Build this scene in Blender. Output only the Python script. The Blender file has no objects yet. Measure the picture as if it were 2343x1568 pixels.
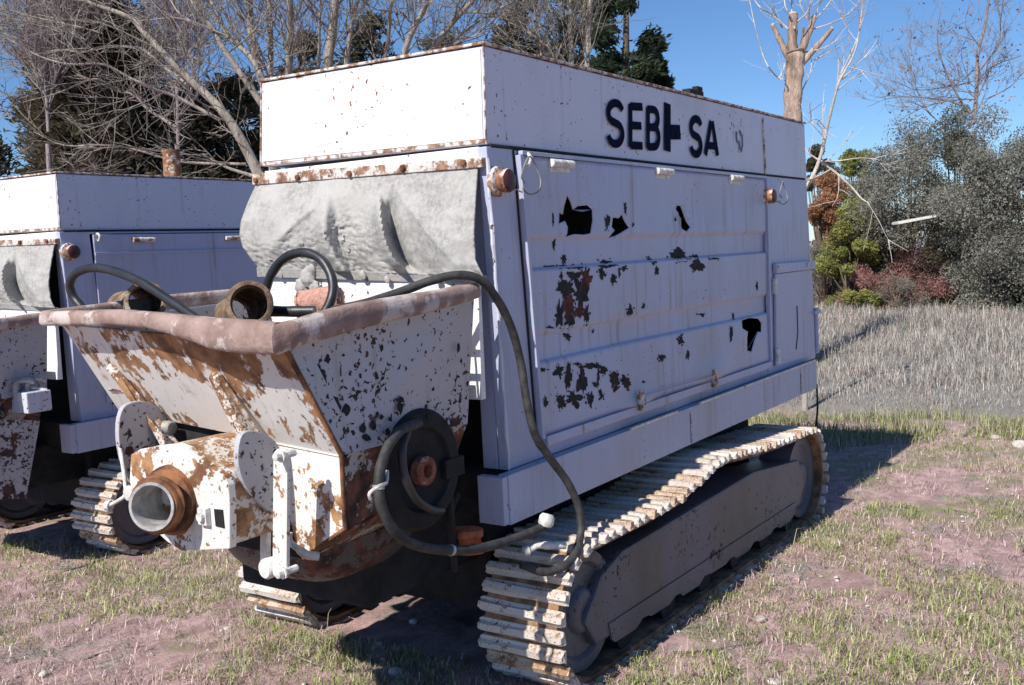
import bpy, bmesh, math, random
import numpy as np
from mathutils import Vector, Matrix, noise
from mathutils.geometry import delaunay_2d_cdt

random.seed(7)
rng = np.random.default_rng(7)
sc = bpy.context.scene
col = sc.collection

# ------------------------------------------------------------------ camera
CAM = np.array([-3.0892, -2.1995, 1.4518])
ROT = np.array([[0.56472405, -0.82384251, -0.04868536],
                [-0.1015296, -0.01080945, -0.99477379],
                [0.81901067, 0.56671569, -0.08974875]])     # rows: right, down, forward
FOC, PX0, PY0 = 2250.0, 1171.0, 784.0                        # in pixels of the photograph at 2342 px width
cam_d = bpy.data.cameras.new('camera')
cam_d.sensor_width = 36.0
cam_d.lens = FOC / 2342.0 * 36.0
cam_d.clip_start = 0.05
cam_d.clip_end = 3000.0
cam = bpy.data.objects.new('camera', cam_d)
col.objects.link(cam)
M = Matrix.Identity(4)
for i in range(3):
    M[i][0], M[i][1], M[i][2], M[i][3] = ROT[0][i], -ROT[1][i], -ROT[2][i], CAM[i]
cam.matrix_world = M
sc.camera = cam

# ------------------------------------------------------------------ sky, sun, exposure
LDIR = Vector((1.0, -0.055, -0.96)).normalized()              # the way the sunlight travels
S = -LDIR
world = bpy.data.worlds.new('World')
sc.world = world
world.use_nodes = True
wn, wl = world.node_tree.nodes, world.node_tree.links
wn.clear()
sky = wn.new('ShaderNodeTexSky')
sky.sky_type = 'NISHITA'
sky.sun_disc = False
sky.sun_elevation = math.asin(S.z)
sky.sun_rotation = math.atan2(S.x, S.y)
sky.air_density = 0.92
sky.dust_density = 0.0
sky.ozone_density = 10.0
bg = wn.new('ShaderNodeBackground')
bg.inputs['Strength'].default_value = 0.090
wo = wn.new('ShaderNodeOutputWorld')
wl.new(sky.outputs[0], bg.inputs[0])
wl.new(bg.outputs[0], wo.inputs[0])
sun_d = bpy.data.lights.new('sun', 'SUN')
sun_d.energy = 4.6
sun_d.angle = math.radians(0.53)
sun_d.color = (1.0, 0.945, 0.86)
sun = bpy.data.objects.new('sun', sun_d)
sun.rotation_euler = LDIR.to_track_quat('-Z', 'Y').to_euler()
sun.location = (-20, 5, 25)
col.objects.link(sun)
sc.view_settings.view_transform = 'Standard'
sc.view_settings.look = 'None'
sc.view_settings.exposure = 0.42
sc.view_settings.gamma = 1.0
sc.view_settings.use_curve_mapping = False


# ------------------------------------------------------------------ pixel -> place
def ray(px, py):
    return ROT.T @ np.array([(px - PX0) / FOC, (py - PY0) / FOC, 1.0])


def at(px, py, ax, val):
    """where the sight line through a photo pixel meets the plane X, Y or Z = val"""
    k = 'XYZ'.index(ax)
    d = ray(px, py)
    return CAM + d * ((val - CAM[k]) / d[k])


def deep(px, py, depth):
    return CAM + ray(px, py) * depth


def gz(x, y):
    """height of the ground: it falls gently to the back and to the left of the machine"""
    x = np.asarray(x, float); y = np.asarray(y, float)
    z = -0.315 - 0.022 * 9 * np.tanh(x / 9) - 0.004 * 8 * np.tanh(y / 8)
    t = np.clip((x - 7.0) / 12.0, 0, 1)
    z = z + 0.50 * t * t * (3 - 2 * t)                       # the meadow behind climbs again
    z = z + 0.010 * np.sin(1.7 * x + 0.6 * y) * np.sin(1.3 * y - 0.4 * x) + 0.006 * np.sin(4.1 * x + 1.0) * np.sin(3.7 * y)
    return z


def ground_px(px, py):
    d = ray(px, py); t = 2.0
    for _ in range(60):
        p = CAM + d * t
        t += (p[2] - float(gz(p[0], p[1]))) / max(0.02, -d[2]) * 0.6
    p = CAM + d * t
    return np.array([p[0], p[1], float(gz(p[0], p[1]))])


UPV = np.array([0.031, -0.038, 0.999])                       # plumb line: the machine leans a little against it


def spot(px, depth):
    p = deep(px, 690, depth)
    return np.array([p[0], p[1], float(gz(p[0], p[1]))])


# ------------------------------------------------------------------ materials
def C4(c):
    return (c[0], c[1], c[2], 1.0)


class Mat:
    def __init__(s, name, rough=0.7, metal=0.0, spec=0.4):
        s.m = bpy.data.materials.new(name)
        s.m.use_nodes = True
        s.n, s.l = s.m.node_tree.nodes, s.m.node_tree.links
        s.b = s.n['Principled BSDF']
        s.b.inputs['Roughness'].default_value = rough
        s.b.inputs['Metallic'].default_value = metal
        s.b.inputs['Specular IOR Level'].default_value = spec
        s.tc = s.n.new('ShaderNodeTexCoord')

    def link(s, a, b):
        s.l.new(a, b)

    def coord(s, scale=(1, 1, 1), rot=(0, 0, 0), kind='Object'):
        mp = s.n.new('ShaderNodeMapping')
        mp.inputs['Scale'].default_value = scale
        mp.inputs['Rotation'].default_value = rot
        s.link(s.tc.outputs[kind], mp.inputs[0])
        return mp.outputs[0]

    def noise(s, scale, detail=4, rough=0.55, vec=None, dist=0.0):
        t = s.n.new('ShaderNodeTexNoise')
        t.inputs['Scale'].default_value = scale
        t.inputs['Detail'].default_value = detail
        t.inputs['Roughness'].default_value = rough
        t.inputs['Distortion'].default_value = dist
        s.link(vec if vec is not None else s.tc.outputs['Object'], t.inputs['Vector'])
        return t.outputs['Fac']

    def voro(s, scale, vec=None, out='Distance'):
        t = s.n.new('ShaderNodeTexVoronoi')
        t.inputs['Scale'].default_value = scale
        s.link(vec if vec is not None else s.tc.outputs['Object'], t.inputs['Vector'])
        return t.outputs[out]

    def step(s, v, lo, hi, a=0.0, b=1.0):
        t = s.n.new('ShaderNodeMapRange')
        t.interpolation_type = 'SMOOTHSTEP'
        for k, x in zip((1, 2, 3, 4), (lo, hi, a, b)):
            t.inputs[k].default_value = x
        s.link(v, t.inputs[0])
        return t.outputs[0]

    def math(s, op, a, b=None, clamp=False):
        t = s.n.new('ShaderNodeMath')
        t.operation = op
        t.use_clamp = clamp
        for k, x in enumerate((a, b)):
            if x is None:
                continue
            if isinstance(x, (int, float)):
                t.inputs[k].default_value = x
            else:
                s.link(x, t.inputs[k])
        return t.outputs[0]

    def mix(s, fac, a, b):
        t = s.n.new('ShaderNodeMix')
        t.data_type = 'RGBA'
        for sock, x in ((t.inputs[0], fac), (t.inputs[6], a), (t.inputs[7], b)):
            if isinstance(x, (int, float)):
                sock.default_value = x
            elif isinstance(x, tuple):
                sock.default_value = C4(x)
            else:
                s.link(x, sock)
        return t.outputs[2]

    def base(s, c):
        if isinstance(c, tuple):
            s.b.inputs['Base Color'].default_value = C4(c)
        else:
            s.link(c, s.b.inputs['Base Color'])
        return s

    def rough(s, v):
        s.link(v, s.b.inputs['Roughness'])

    def bump(s, h, dist=0.01, strength=1.0):
        t = s.n.new('ShaderNodeBump')
        t.inputs['Distance'].default_value = dist
        t.inputs['Strength'].default_value = strength
        s.link(h, t.inputs['Height'])
        s.link(t.outputs[0], s.b.inputs['Normal'])
        return s


def paint(name, colr=(0.74, 0.74, 0.73), rust=0.60, chips=0.70, scale=1.0, grime=0.35, grime_col=(0.40, 0.36, 0.31),
          stretch=(1, 1, 1), rot=(0, 0, 0), rust_a=(0.045, 0.022, 0.016), rust_b=(0.30, 0.145, 0.065), wave=0.15, edges=(), streak=0.0):
    """chipped paint: rust is the threshold of the big patches, chips that of the small flakes (lower = more)"""
    m = Mat(name, 0.5)
    v = m.coord(stretch, rot)
    big = m.noise(5.0 * scale, 9, 0.68, v, 0.25)
    fine = m.noise(34 * scale, 5, 0.6, v)
    comb = m.math('ADD', m.math('MULTIPLY', big, 0.7), m.math('MULTIPLY', fine, 0.3))
    sep = m.n.new('ShaderNodeSeparateXYZ')
    m.link(m.tc.outputs['Object'], sep.inputs[0])
    for axk, far, nearv, amt in edges:                     # wear gathers towards an edge of the sheet
        comb = m.math('ADD', comb, m.step(sep.outputs[axk], far, nearv, 0.0, amt))
    mask = m.step(comb, rust, rust + 0.025)
    fl = m.noise(62 * scale, 3, 0.5, v, 0.4)
    area = m.noise(3.0 * scale, 2, 0.5, v)
    flake = m.step(m.math('ADD', fl, m.math('MULTIPLY', m.math('SUBTRACT', area, 0.5), 0.35)), chips, chips + 0.02)
    allm = m.math('MAXIMUM', mask, flake)
    rc = m.mix(m.step(m.noise(16 * scale, 5, 0.6), 0.35, 0.68), rust_a, rust_b)
    g = m.math('MULTIPLY', m.step(m.noise(1.7, 6, 0.62, m.coord((1.0, 1.0, 0.45))), 0.42, 0.75), grime)
    bc = m.mix(g, colr, grime_col)
    if streak:                                             # rain streaks and runs of dirt
        sv = m.noise(1.0, 5, 0.6, m.coord((26, 26, 0.9)))
        sa = m.noise(2.3, 3, 0.5)
        bc = m.mix(m.math('MULTIPLY', m.math('MULTIPLY', m.step(sv, 0.50, 0.72), m.step(sa, 0.40, 0.62)), streak), bc, (0.24, 0.19, 0.16))
    sp = m.step(m.noise(140, 2, 0.5), 0.64, 0.70)
    bc = m.mix(m.math('MULTIPLY', sp, 0.35), bc, (0.30, 0.27, 0.24))
    m.base(m.mix(allm, bc, rc))
    m.rough(m.step(allm, 0, 1, 0.42, 0.9))
    h = m.math('ADD', m.math('MULTIPLY', allm, -0.25), m.math('ADD', m.math('MULTIPLY', m.noise(2.6, 2), wave * 9), m.math('MULTIPLY', m.noise(60, 4), 0.08)))
    m.bump(h, 0.006, 0.55)
    return m.m


def rusty(name, a=(0.07, 0.03, 0.018), b=(0.30, 0.14, 0.06), c=(0.45, 0.35, 0.30), paint_amt=0.62, scale=1.0, rough=0.88):
    m = Mat(name, rough)
    r = m.mix(m.step(m.noise(9 * scale, 8, 0.65), 0.35, 0.68), a, b)
    p = m.step(m.noise(6.5 * scale, 7, 0.7), paint_amt, paint_amt + 0.09)
    m.base(m.mix(p, r, c))
    m.bump(m.math('ADD', m.math('MULTIPLY', m.noise(70 * scale, 5, 0.6), 0.5), m.math('MULTIPLY', m.noise(11 * scale, 4, 0.6), 2.2)), 0.005, 0.8)
    return m.m


def plain(name, c, rough=0.8, var=0.25, scale=12, bump=0.003, bscale=80, spec=0.4, metal=0.0):
    m = Mat(name, rough, metal, spec)
    d = tuple(x * (1 - var) for x in c)
    e = tuple(min(1, x * (1 + var)) for x in c)
    m.base(m.mix(m.step(m.noise(scale, 6, 0.62), 0.3, 0.7), d, e))
    if bump:
        m.bump(m.noise(bscale, 5, 0.6), bump, 0.8)
    return m.m


MT = {}
MT['white'] = paint('hood_white_shade_tinted', (0.58, 0.605, 0.70), rust=0.70, chips=0.675, scale=0.75, grime=0.40, wave=0.14, edges=((2, 2.17, 2.26, 0.14),), streak=0.45)  # white paint tinted bluish: the shade on the hood side is in the colour
MT['front_sunlit'] = paint('front_white_sunlit', (0.80, 0.80, 0.785), rust=0.70, chips=0.68, scale=0.75, grime=0.10, wave=0.14, edges=((2, 1.93, 1.87, 0.08), (2, 2.20, 2.27, 0.10)), streak=0.15)  # same white made lighter: sunlight on the front put into the colour
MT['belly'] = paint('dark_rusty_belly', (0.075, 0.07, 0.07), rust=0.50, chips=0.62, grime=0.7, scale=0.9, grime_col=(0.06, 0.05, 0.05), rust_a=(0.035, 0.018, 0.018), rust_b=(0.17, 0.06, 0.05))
MT['side'] = paint('side_white_shaded', (0.42, 0.455, 0.60), rust=0.69, chips=0.715, grime=0.55, grime_col=(0.36, 0.36, 0.38), wave=0.22, edges=((2, 0.72, 0.60, 0.05), (0, 0.14, 0.0, 0.06)), streak=0.6)  # same white paint darkened to lilac-blue, the side's sky-lit shade in its colour
MT['door'] = paint('door_white_shaded', (0.42, 0.455, 0.60), rust=0.695, chips=0.715, grime=0.6, grime_col=(0.35, 0.35, 0.37), wave=0.28, edges=((2, 0.95, 0.70, 0.05), (0, 0.9, 0.25, 0.04)), streak=0.7)  # white door with the same blue shade put into its colour
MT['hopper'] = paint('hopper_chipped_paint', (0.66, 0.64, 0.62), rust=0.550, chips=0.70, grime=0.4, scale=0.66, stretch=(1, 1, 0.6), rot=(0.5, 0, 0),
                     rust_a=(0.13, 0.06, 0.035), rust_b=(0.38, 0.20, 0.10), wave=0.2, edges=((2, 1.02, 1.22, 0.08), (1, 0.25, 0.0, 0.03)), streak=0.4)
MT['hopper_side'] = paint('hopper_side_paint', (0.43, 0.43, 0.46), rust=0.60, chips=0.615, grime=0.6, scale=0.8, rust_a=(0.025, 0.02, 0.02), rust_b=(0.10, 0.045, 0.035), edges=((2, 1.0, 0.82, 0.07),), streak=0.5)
MT['hopper_low'] = paint('hopper_lower_rust', (0.42, 0.40, 0.39), rust=0.47, chips=0.60, grime=0.6, scale=0.9, rust_a=(0.03, 0.02, 0.018), rust_b=(0.22, 0.085, 0.05))
MT['outlet'] = paint('outlet_chipped_paint', (0.72, 0.70, 0.66), rust=0.535, chips=0.66, grime=0.3, scale=0.9, rust_a=(0.15, 0.068, 0.035), rust_b=(0.42, 0.23, 0.11), streak=0.4)
MT['rim'] = rusty('rim_dusty_rust', (0.22, 0.145, 0.125), (0.36, 0.26, 0.23), (0.50, 0.44, 0.41), 0.50, 1.0)
MT['rust'] = rusty('rust', (0.07, 0.03, 0.018), (0.33, 0.145, 0.06), (0.5, 0.42, 0.36), 0.70)
MT['rust_paint'] = rusty('rusty_edge', (0.16, 0.085, 0.06), (0.38, 0.22, 0.14), (0.62, 0.59, 0.56), 0.455, 2.6)
MT['orange'] = rusty('orange_lacquer', (0.30, 0.06, 0.025), (0.52, 0.17, 0.07), (0.6, 0.5, 0.42), 0.64, 2.0)
MT['hub_rust'] = rusty('reddish_hub', (0.16, 0.05, 0.03), (0.36, 0.14, 0.08), (0.45, 0.36, 0.30), 0.62, 2.0)
MT['housing'] = paint('rusty_housing_paint', (0.66, 0.62, 0.57), rust=0.47, chips=0.60, grime=0.4, scale=1.4, rust_a=(0.17, 0.08, 0.04), rust_b=(0.42, 0.25, 0.13))
MT['ring'] = rusty('dusty_brown_pipe', (0.09, 0.06, 0.045), (0.30, 0.20, 0.13), (0.44, 0.37, 0.31), 0.55, 2.0)
MT['lamp'] = rusty('rusty_lamp', (0.16, 0.07, 0.04), (0.42, 0.21, 0.12), (0.66, 0.58, 0.50), 0.52, 3.0)
MT['patch_black'] = plain('peeled_black', (0.022, 0.020, 0.022), 0.95, 0.5, 30)
MT['primer'] = plain('flaking_grey_primer', (0.27, 0.26, 0.30), 0.95, 0.4, 50, 0.003)
MT['patch_red'] = plain('peeled_red_primer', (0.085, 0.026, 0.022), 0.92, 0.5, 24)
MT['letter'] = plain('navy_lettering', (0.006, 0.010, 0.030), 0.9, 0.5, 40, 0, 80, 0.05)
MT['faint'] = plain('faded_lettering', (0.10, 0.12, 0.19), 0.6, 0.4, 60, 0)
MT['dark'] = plain('interior_shade_black', (0.018, 0.018, 0.020), 0.9, 0.4)  # near-black stands in for the shade inside and under the body
MT['rubber'] = plain('black_rubber_hose', (0.022, 0.023, 0.028), 0.42, 0.3, 20, 0.001, 120, 0.5)
MT['rubber_dusty'] = plain('dusty_rubber_hose', (0.040, 0.039, 0.040), 0.65, 0.5, 25, 0.002, 90, 0.4)
MT['tyre'] = plain('old_black_rubber', (0.014, 0.014, 0.015), 0.8, 0.4, 14)
MT['steel'] = plain('worn_grey_steel', (0.38, 0.37, 0.36), 0.5, 0.35, 18, 0.002, 80, 0.5, 0.3)
MT['pale_metal'] = plain('pale_painted_metal', (0.62, 0.61, 0.58), 0.5, 0.25, 30)
MT['shoe'] = paint('dusty_track_shoe', (0.60, 0.57, 0.54), rust=0.565, chips=0.63, grime=0.6, scale=2.2, grime_col=(0.44, 0.32, 0.23), rust_a=(0.16, 0.09, 0.05), rust_b=(0.40, 0.26, 0.16))
MT['shoe_tan'] = paint('rusty_track_shoe', (0.52, 0.42, 0.33), rust=0.52, chips=0.60, grime=0.7, scale=2.2, grime_col=(0.36, 0.25, 0.17), rust_a=(0.15, 0.08, 0.045), rust_b=(0.38, 0.23, 0.13))
MT['belt'] = rusty('rusty_track_chain', (0.10, 0.055, 0.03), (0.36, 0.22, 0.12), (0.40, 0.33, 0.26), 0.62)
MT['frame'] = paint('dirty_track_frame', (0.125, 0.125, 0.155), rust=0.62, chips=0.68, grime=0.8, scale=0.8, grime_col=(0.075, 0.07, 0.07), rust_a=(0.03, 0.02, 0.018), rust_b=(0.10, 0.06, 0.04))
MT['sponge'] = plain('red_porous_block', (0.55, 0.30, 0.235), 0.95, 0.25, 60, 0.010, 150)
MT['wire'] = plain('thin_wire', (0.20, 0.19, 0.18), 0.45, 0.3)
MT['lens'] = plain('dark_red_lens', (0.055, 0.016, 0.018), 0.35, 0.4, 30, 0.001)

# cement-caked canvas
m = Mat('cement_caked_canvas', 0.93)
cr = m.step(m.noise(5, 6, 0.6), 0.42, 0.60)
m.base(m.mix(m.step(m.noise(55, 6, 0.7), 0.3, 0.72), m.mix(cr, (0.24, 0.235, 0.23), (0.38, 0.375, 0.36)), (0.42, 0.41, 0.39)))
m.bump(m.math('ADD', m.math('MULTIPLY', m.noise(110, 6, 0.7), 0.5), m.noise(20, 5, 0.6)), 0.004, 0.8)
MT['canvas'] = m.m


# ------------------------------------------------------------------ mesh builder
class MB:
    def __init__(s):
        s.v, s.f = [], []

    def add(s, vs, fs):
        o = len(s.v)
        s.v += [tuple(map(float, p)) for p in vs]
        s.f += [tuple(i + o for i in f) for f in fs]
        return s

    def hexa(s, p):
        """8 points: bottom ring 0-3, top ring 4-7"""
        return s.add(p, [(0, 3, 2, 1), (4, 5, 6, 7), (0, 1, 5, 4), (1, 2, 6, 5), (2, 3, 7, 6), (3, 0, 4, 7)])

    def box(s, x0, x1, y0, y1, z0, z1):
        return s.hexa([(x0, y0, z0), (x1, y0, z0), (x1, y1, z0), (x0, y1, z0), (x0, y0, z1), (x1, y0, z1), (x1, y1, z1), (x0, y1, z1)])

    def prism(s, poly, vec):
        n = len(poly)
        vec = np.asarray(vec, float)
        a = [np.asarray(p, float) for p in poly]
        return s.add(a + [p + vec for p in a], [tuple(range(n - 1, -1, -1)), tuple(range(n, 2 * n))] +
                     [(i, (i + 1) % n, n + (i + 1) % n, n + i) for i in range(n)])

    def tube(s, pts, r, n=8, cap=True):
        pts = [np.asarray(p, float) for p in pts]
        k = len(pts)
        rs = [r] * k if isinstance(r, (int, float)) else list(r)
        t = [pts[min(i + 1, k - 1)] - pts[max(i - 1, 0)] for i in range(k)]
        t = [x / (np.linalg.norm(x) + 1e-12) for x in t]
        a = np.cross(t[0], [0, 0, 1.0])
        if np.linalg.norm(a) < 1e-3:
            a = np.cross(t[0], [0, 1.0, 0])
        a /= np.linalg.norm(a)
        vs, fs = [], []
        cs = [(math.cos(2 * math.pi * j / n), math.sin(2 * math.pi * j / n)) for j in range(n)]
        for i in range(k):
            a = a - t[i] * (a @ t[i])
            a /= (np.linalg.norm(a) + 1e-12)
            b = np.cross(t[i], a)
            for c, d in cs:
                vs.append(pts[i] + (a * c + b * d) * rs[i])
        for i in range(k - 1):
            for j in range(n):
                q = (j + 1) % n
                fs.append((i * n + j, i * n + q, (i + 1) * n + q, (i + 1) * n + j))
        if cap:
            fs.append(tuple(range(n - 1, -1, -1)))
            fs.append(tuple(range((k - 1) * n, k * n)))
        return s.add(vs, fs)

    def lathe(s, o, axis, prof, n=28):
        """prof: (distance along the axis, radius); a closed outline gives a hollow body"""
        o = np.asarray(o, float)
        ax = np.asarray(axis, float); ax /= np.linalg.norm(ax)
        a = np.cross(ax, [0, 0, 1.0])
        if np.linalg.norm(a) < 1e-3:
            a = np.array([1.0, 0, 0])
        a /= np.linalg.norm(a)
        b = np.cross(ax, a)
        vs, fs = [], []
        for d, r in prof:
            for j in range(n):
                th = 2 * math.pi * j / n
                vs.append(o + ax * d + (a * math.cos(th) + b * math.sin(th)) * max(r, 1e-4))
        for i in range(len(prof) - 1):
            for j in range(n):
                q = (j + 1) % n
                fs.append((i * n + j, i * n + q, (i + 1) * n + q, (i + 1) * n + j))
        return s.add(vs, fs)

    def build(s, name, mat, parent=None, smooth=0, bevel=0.0, solid=0.0, fix=True):
        me = bpy.data.meshes.new(name)
        me.from_pydata(s.v, [], s.f)
        if fix or bevel:
            bm = bmesh.new()
            bm.from_mesh(me)
            if bevel:
                bmesh.ops.bevel(bm, geom=list(bm.edges), offset=bevel, segments=2, affect='EDGES', profile=0.6, clamp_overlap=True)
            bmesh.ops.recalc_face_normals(bm, faces=list(bm.faces))
            bm.to_mesh(me)
            bm.free()
        me.materials.append(MT[mat] if isinstance(mat, str) else mat)
        if smooth:
            me.shade_smooth()
            me.set_sharp_from_angle(angle=math.radians(smooth))
        ob = bpy.data.objects.new(name, me)
        col.objects.link(ob)
        if solid:
            md = ob.modifiers.new('thickness', 'SOLIDIFY')
            md.thickness = solid
            md.offset = 0
        if parent is not None:
            ob.parent = parent
        return ob


def tag(o, label, cat=None, group=None, kind=None):
    o['label'] = label
    if cat:
        o['category'] = cat
    if group:
        o['group'] = group
    if kind:
        o['kind'] = kind
    return o


def thing(name, label, cat, group=None, loc=(0, 0, 0)):
    o = bpy.data.objects.new(name, None)
    o.empty_display_size = 0.2
    o.location = loc
    col.objects.link(o)
    return tag(o, label, cat, group)


def structure(o):
    o['kind'] = 'structure'
    return o


def smooth_path(pts, sub=6):
    """Catmull-Rom through the points"""
    p = [np.asarray(q, float) for q in pts]
    p = [2 * p[0] - p[1]] + p + [2 * p[-1] - p[-2]]
    out = []
    for i in range(1, len(p) - 2):
        for k in range(sub):
            t = k / sub
            out.append(0.5 * ((2 * p[i]) + (p[i + 1] - p[i - 1]) * t + (2 * p[i - 1] - 5 * p[i] + 4 * p[i + 1] - p[i + 2]) * t * t +
                              (3 * p[i] - p[i - 1] - 3 * p[i + 1] + p[i + 2]) * t ** 3))
    out.append(p[-2])
    return out


# ------------------------------------------------------------------ ground
def make_ground():
    u = np.linspace(-1, 1, 281)
    gx = 2.0 + 700 * np.sinh(6.6 * u) / np.sinh(6.6)
    gy = 0.0 + 700 * np.sinh(6.6 * u) / np.sinh(6.6)
    X, Y = np.meshgrid(gx, gy, indexing='ij')
    Z = gz(X, Y)
    near = np.exp(-((X - 1) ** 2 + Y ** 2) / 60)
    Z = Z + near * 0.010 * rng.standard_normal(Z.shape)
    n = len(u)
    V = np.stack([X, Y, Z], -1).reshape(-1, 3)
    idx = np.arange(n * n).reshape(n, n)
    Fq = np.stack([idx[:-1, :-1], idx[1:, :-1], idx[1:, 1:], idx[:-1, 1:]], -1).reshape(-1, 4)
    me = bpy.data.meshes.new('ground')
    me.from_pydata(V.tolist(), [], Fq.tolist())
    me.shade_smooth()
    m = Mat('dry_earth_and_litter', 0.95, 0, 0.2)
    dirt = m.mix(m.step(m.noise(7, 9, 0.7), 0.35, 0.68), (0.40, 0.265, 0.255), (0.72, 0.50, 0.485))
    lit = m.step(m.noise(2.2, 8, 0.7, m.coord((1, 1.3, 1))), 0.53, 0.64)
    st = m.noise(42, 8, 0.8, m.coord((2.2, 0.8, 1), (0, 0, 0.6)))
    litc = m.mix(m.step(st, 0.35, 0.66), (0.15, 0.13, 0.115), (0.60, 0.53, 0.48))
    c1 = m.mix(lit, dirt, litc)
    gr = m.step(m.noise(1.1, 8, 0.72), 0.52, 0.64)
    c1 = m.mix(m.math('MULTIPLY', gr, 0.7), c1, (0.25, 0.28, 0.115))
    sx = m.n.new('ShaderNodeSeparateXYZ')
    m.link(m.tc.outputs['Object'], sx.inputs[0])
    m.base(m.mix(m.step(m.math('ADD', sx.outputs[0], m.math('MULTIPLY', m.noise(0.7, 4), 2.5)), 8.2, 9.8), c1, m.mix(m.step(st, 0.3, 0.7), (0.17, 0.16, 0.14), (0.40, 0.385, 0.355))))   # grey thatch under the meadow
    m.bump(m.math('ADD', m.noise(30, 10, 0.8), m.math('MULTIPLY', st, 0.9)), 0.020, 0.9)
    me.materials.append(m.m)
    o = bpy.data.objects.new('ground', me)
    col.objects.link(o)
    structure(o)


make_ground()


# ------------------------------------------------------------------ the concrete pump in front
pump = thing('concrete_pump', 'large white concrete pump on crawler tracks with rusty hopper and peeling side door', 'concrete pump', 'concrete pumps parked side by side')
A = at(1105, 105, 'X', 0); Cc = at(598, 190, 'X', 0); D = at(1112, 330, 'X', 0); E_ = at(597, 382, 'X', 0)
Bb = at(1840, 285, 'Y', 0); Bs = at(1845, 409, 'Y', 0)
WV = Cc - A; WS = E_ - D
LEN = float(Bb[0]); WID = 1.25
HS, HK, HB = float(D[2]), 0.604, 0.408                # seam height, skirt top, skirt bottom


def hood_part():
    b = MB()
    b.hexa([D, Bs, Bs + WS, E_, A, Bb, Bb + WV, Cc])
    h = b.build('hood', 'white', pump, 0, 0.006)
    b = MB()
    k = np.array([-0.0045, 0, 0])
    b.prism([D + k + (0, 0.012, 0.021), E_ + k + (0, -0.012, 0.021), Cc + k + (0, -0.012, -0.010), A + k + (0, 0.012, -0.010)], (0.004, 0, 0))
    b.build('front_panel', 'front_sunlit', h)  # lighter copy of the hood paint, the sun's brightness included
    # lid with a rusty folded edge
    up = np.array([0, 0, 0.004])
    o = np.array([-0.008, -0.008, 0]); o2 = np.array([0.008, -0.008, 0]); o3 = np.array([0.008, 0.008, 0]); o4 = np.array([-0.008, 0.008, 0])
    b = MB(); t = np.array([0, 0, 0.011])
    q = [A + up + o, Bb + up + o2, Bb + WV + up + o3, Cc + up + o4]
    b.hexa(q + [p + t for p in q])
    b.build('roof_lid', 'rust_paint', h, 0, 0.003)
    # corner and bottom edge strips, seams
    b = MB()
    b.tube([E_ + (-0.001, 0.0, 0), Cc + (-0.001, 0, 0)], 0.005, 6)
    b.build('corner_strip', 'rust_paint', h)
    b = MB()
    b.tube([D + (-0.001, -0.001, 0), A + (-0.001, -0.001, 0)], 0.0035, 6)
    b.build('corner_strip', 'rust_paint', h)
    b = MB()
    p, q = at(1745, 270, 'Y', -0.004), at(1752, 400, 'Y', -0.004)
    b.prism([p + (-0.008, 0, 0), p + (0.012, 0, 0), q + (0.012, 0, 0), q + (-0.008, 0, 0)], (0, 0.006, 0))
    b.build('seam_strip', 'rust_paint', h)
    b = MB()
    b.prism([E_ + (-0.003, 0, 0.004), D + (-0.003, 0, 0.004), D + (-0.003, 0, 0.020), E_ + (-0.003, 0, 0.018)], (0.006, 0, 0))
    b.build('bottom_strip', 'rust_paint', h)
    # small bracket standing on the roof edge
    b = MB()
    p = at(1587, 222, 'Y', 0.03)
    b.box(p[0] - 0.09, p[0] + 0.09, p[1] - 0.02, p[1] + 0.03, p[2] - 0.03, p[2] + 0.035)
    b.box(p[0] + 0.02, p[0] + 0.09, p[1] - 0.015, p[1] + 0.02, p[2] + 0.035, p[2] + 0.06)
    b.build('roof_bracket', 'tyre', h, 0, 0.006)
    return h


hood = hood_part()


# ---- painted letters, each a thin film of paint on the hood
def strokes(name, lines, x0, x1, ytl, ybl, ytr, ybr, w, mat, parent):
    """lines: polylines in a unit box (u right, v up); w: stroke width in metres"""
    p00, p01 = at(x0, ybl, 'Y', 0), at(x0, ytl, 'Y', 0)
    p10, p11 = at(x1, ybr, 'Y', 0), at(x1, ytr, 'Y', 0)

    def mp(u, v):
        return (p00 * (1 - u) * (1 - v) + p10 * u * (1 - v) + p01 * (1 - u) * v + p11 * u * v)
    b = MB()
    for k, ln in enumerate(lines):
        pts = [mp(u, v) for u, v in ln]
        n = len(pts)
        lft, rgt = [], []
        for i in range(n):
            t = pts[min(i + 1, n - 1)] - pts[max(i - 1, 0)]
            t = t / np.linalg.norm(t)
            nn = np.array([-t[2], 0, t[0]])
            e = np.array([0, -0.0008 - 0.0003 * k, 0])
            lft.append(pts[i] + nn * w / 2 + e)
            rgt.append(pts[i] - nn * w / 2 + e)
        b.add(lft + rgt, [(i, i + 1, n + i + 1, n + i) for i in range(n - 1)])
    return b.build(name, mat, parent, 0, 0, 0, False)


def arc(cx, cy, rx, ry, a0, a1, n=10):
    return [(cx + rx * math.cos(math.radians(a0 + (a1 - a0) * i / n)), cy + ry * math.sin(math.radians(a0 + (a1 - a0) * i / n))) for i in range(n + 1)]


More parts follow.
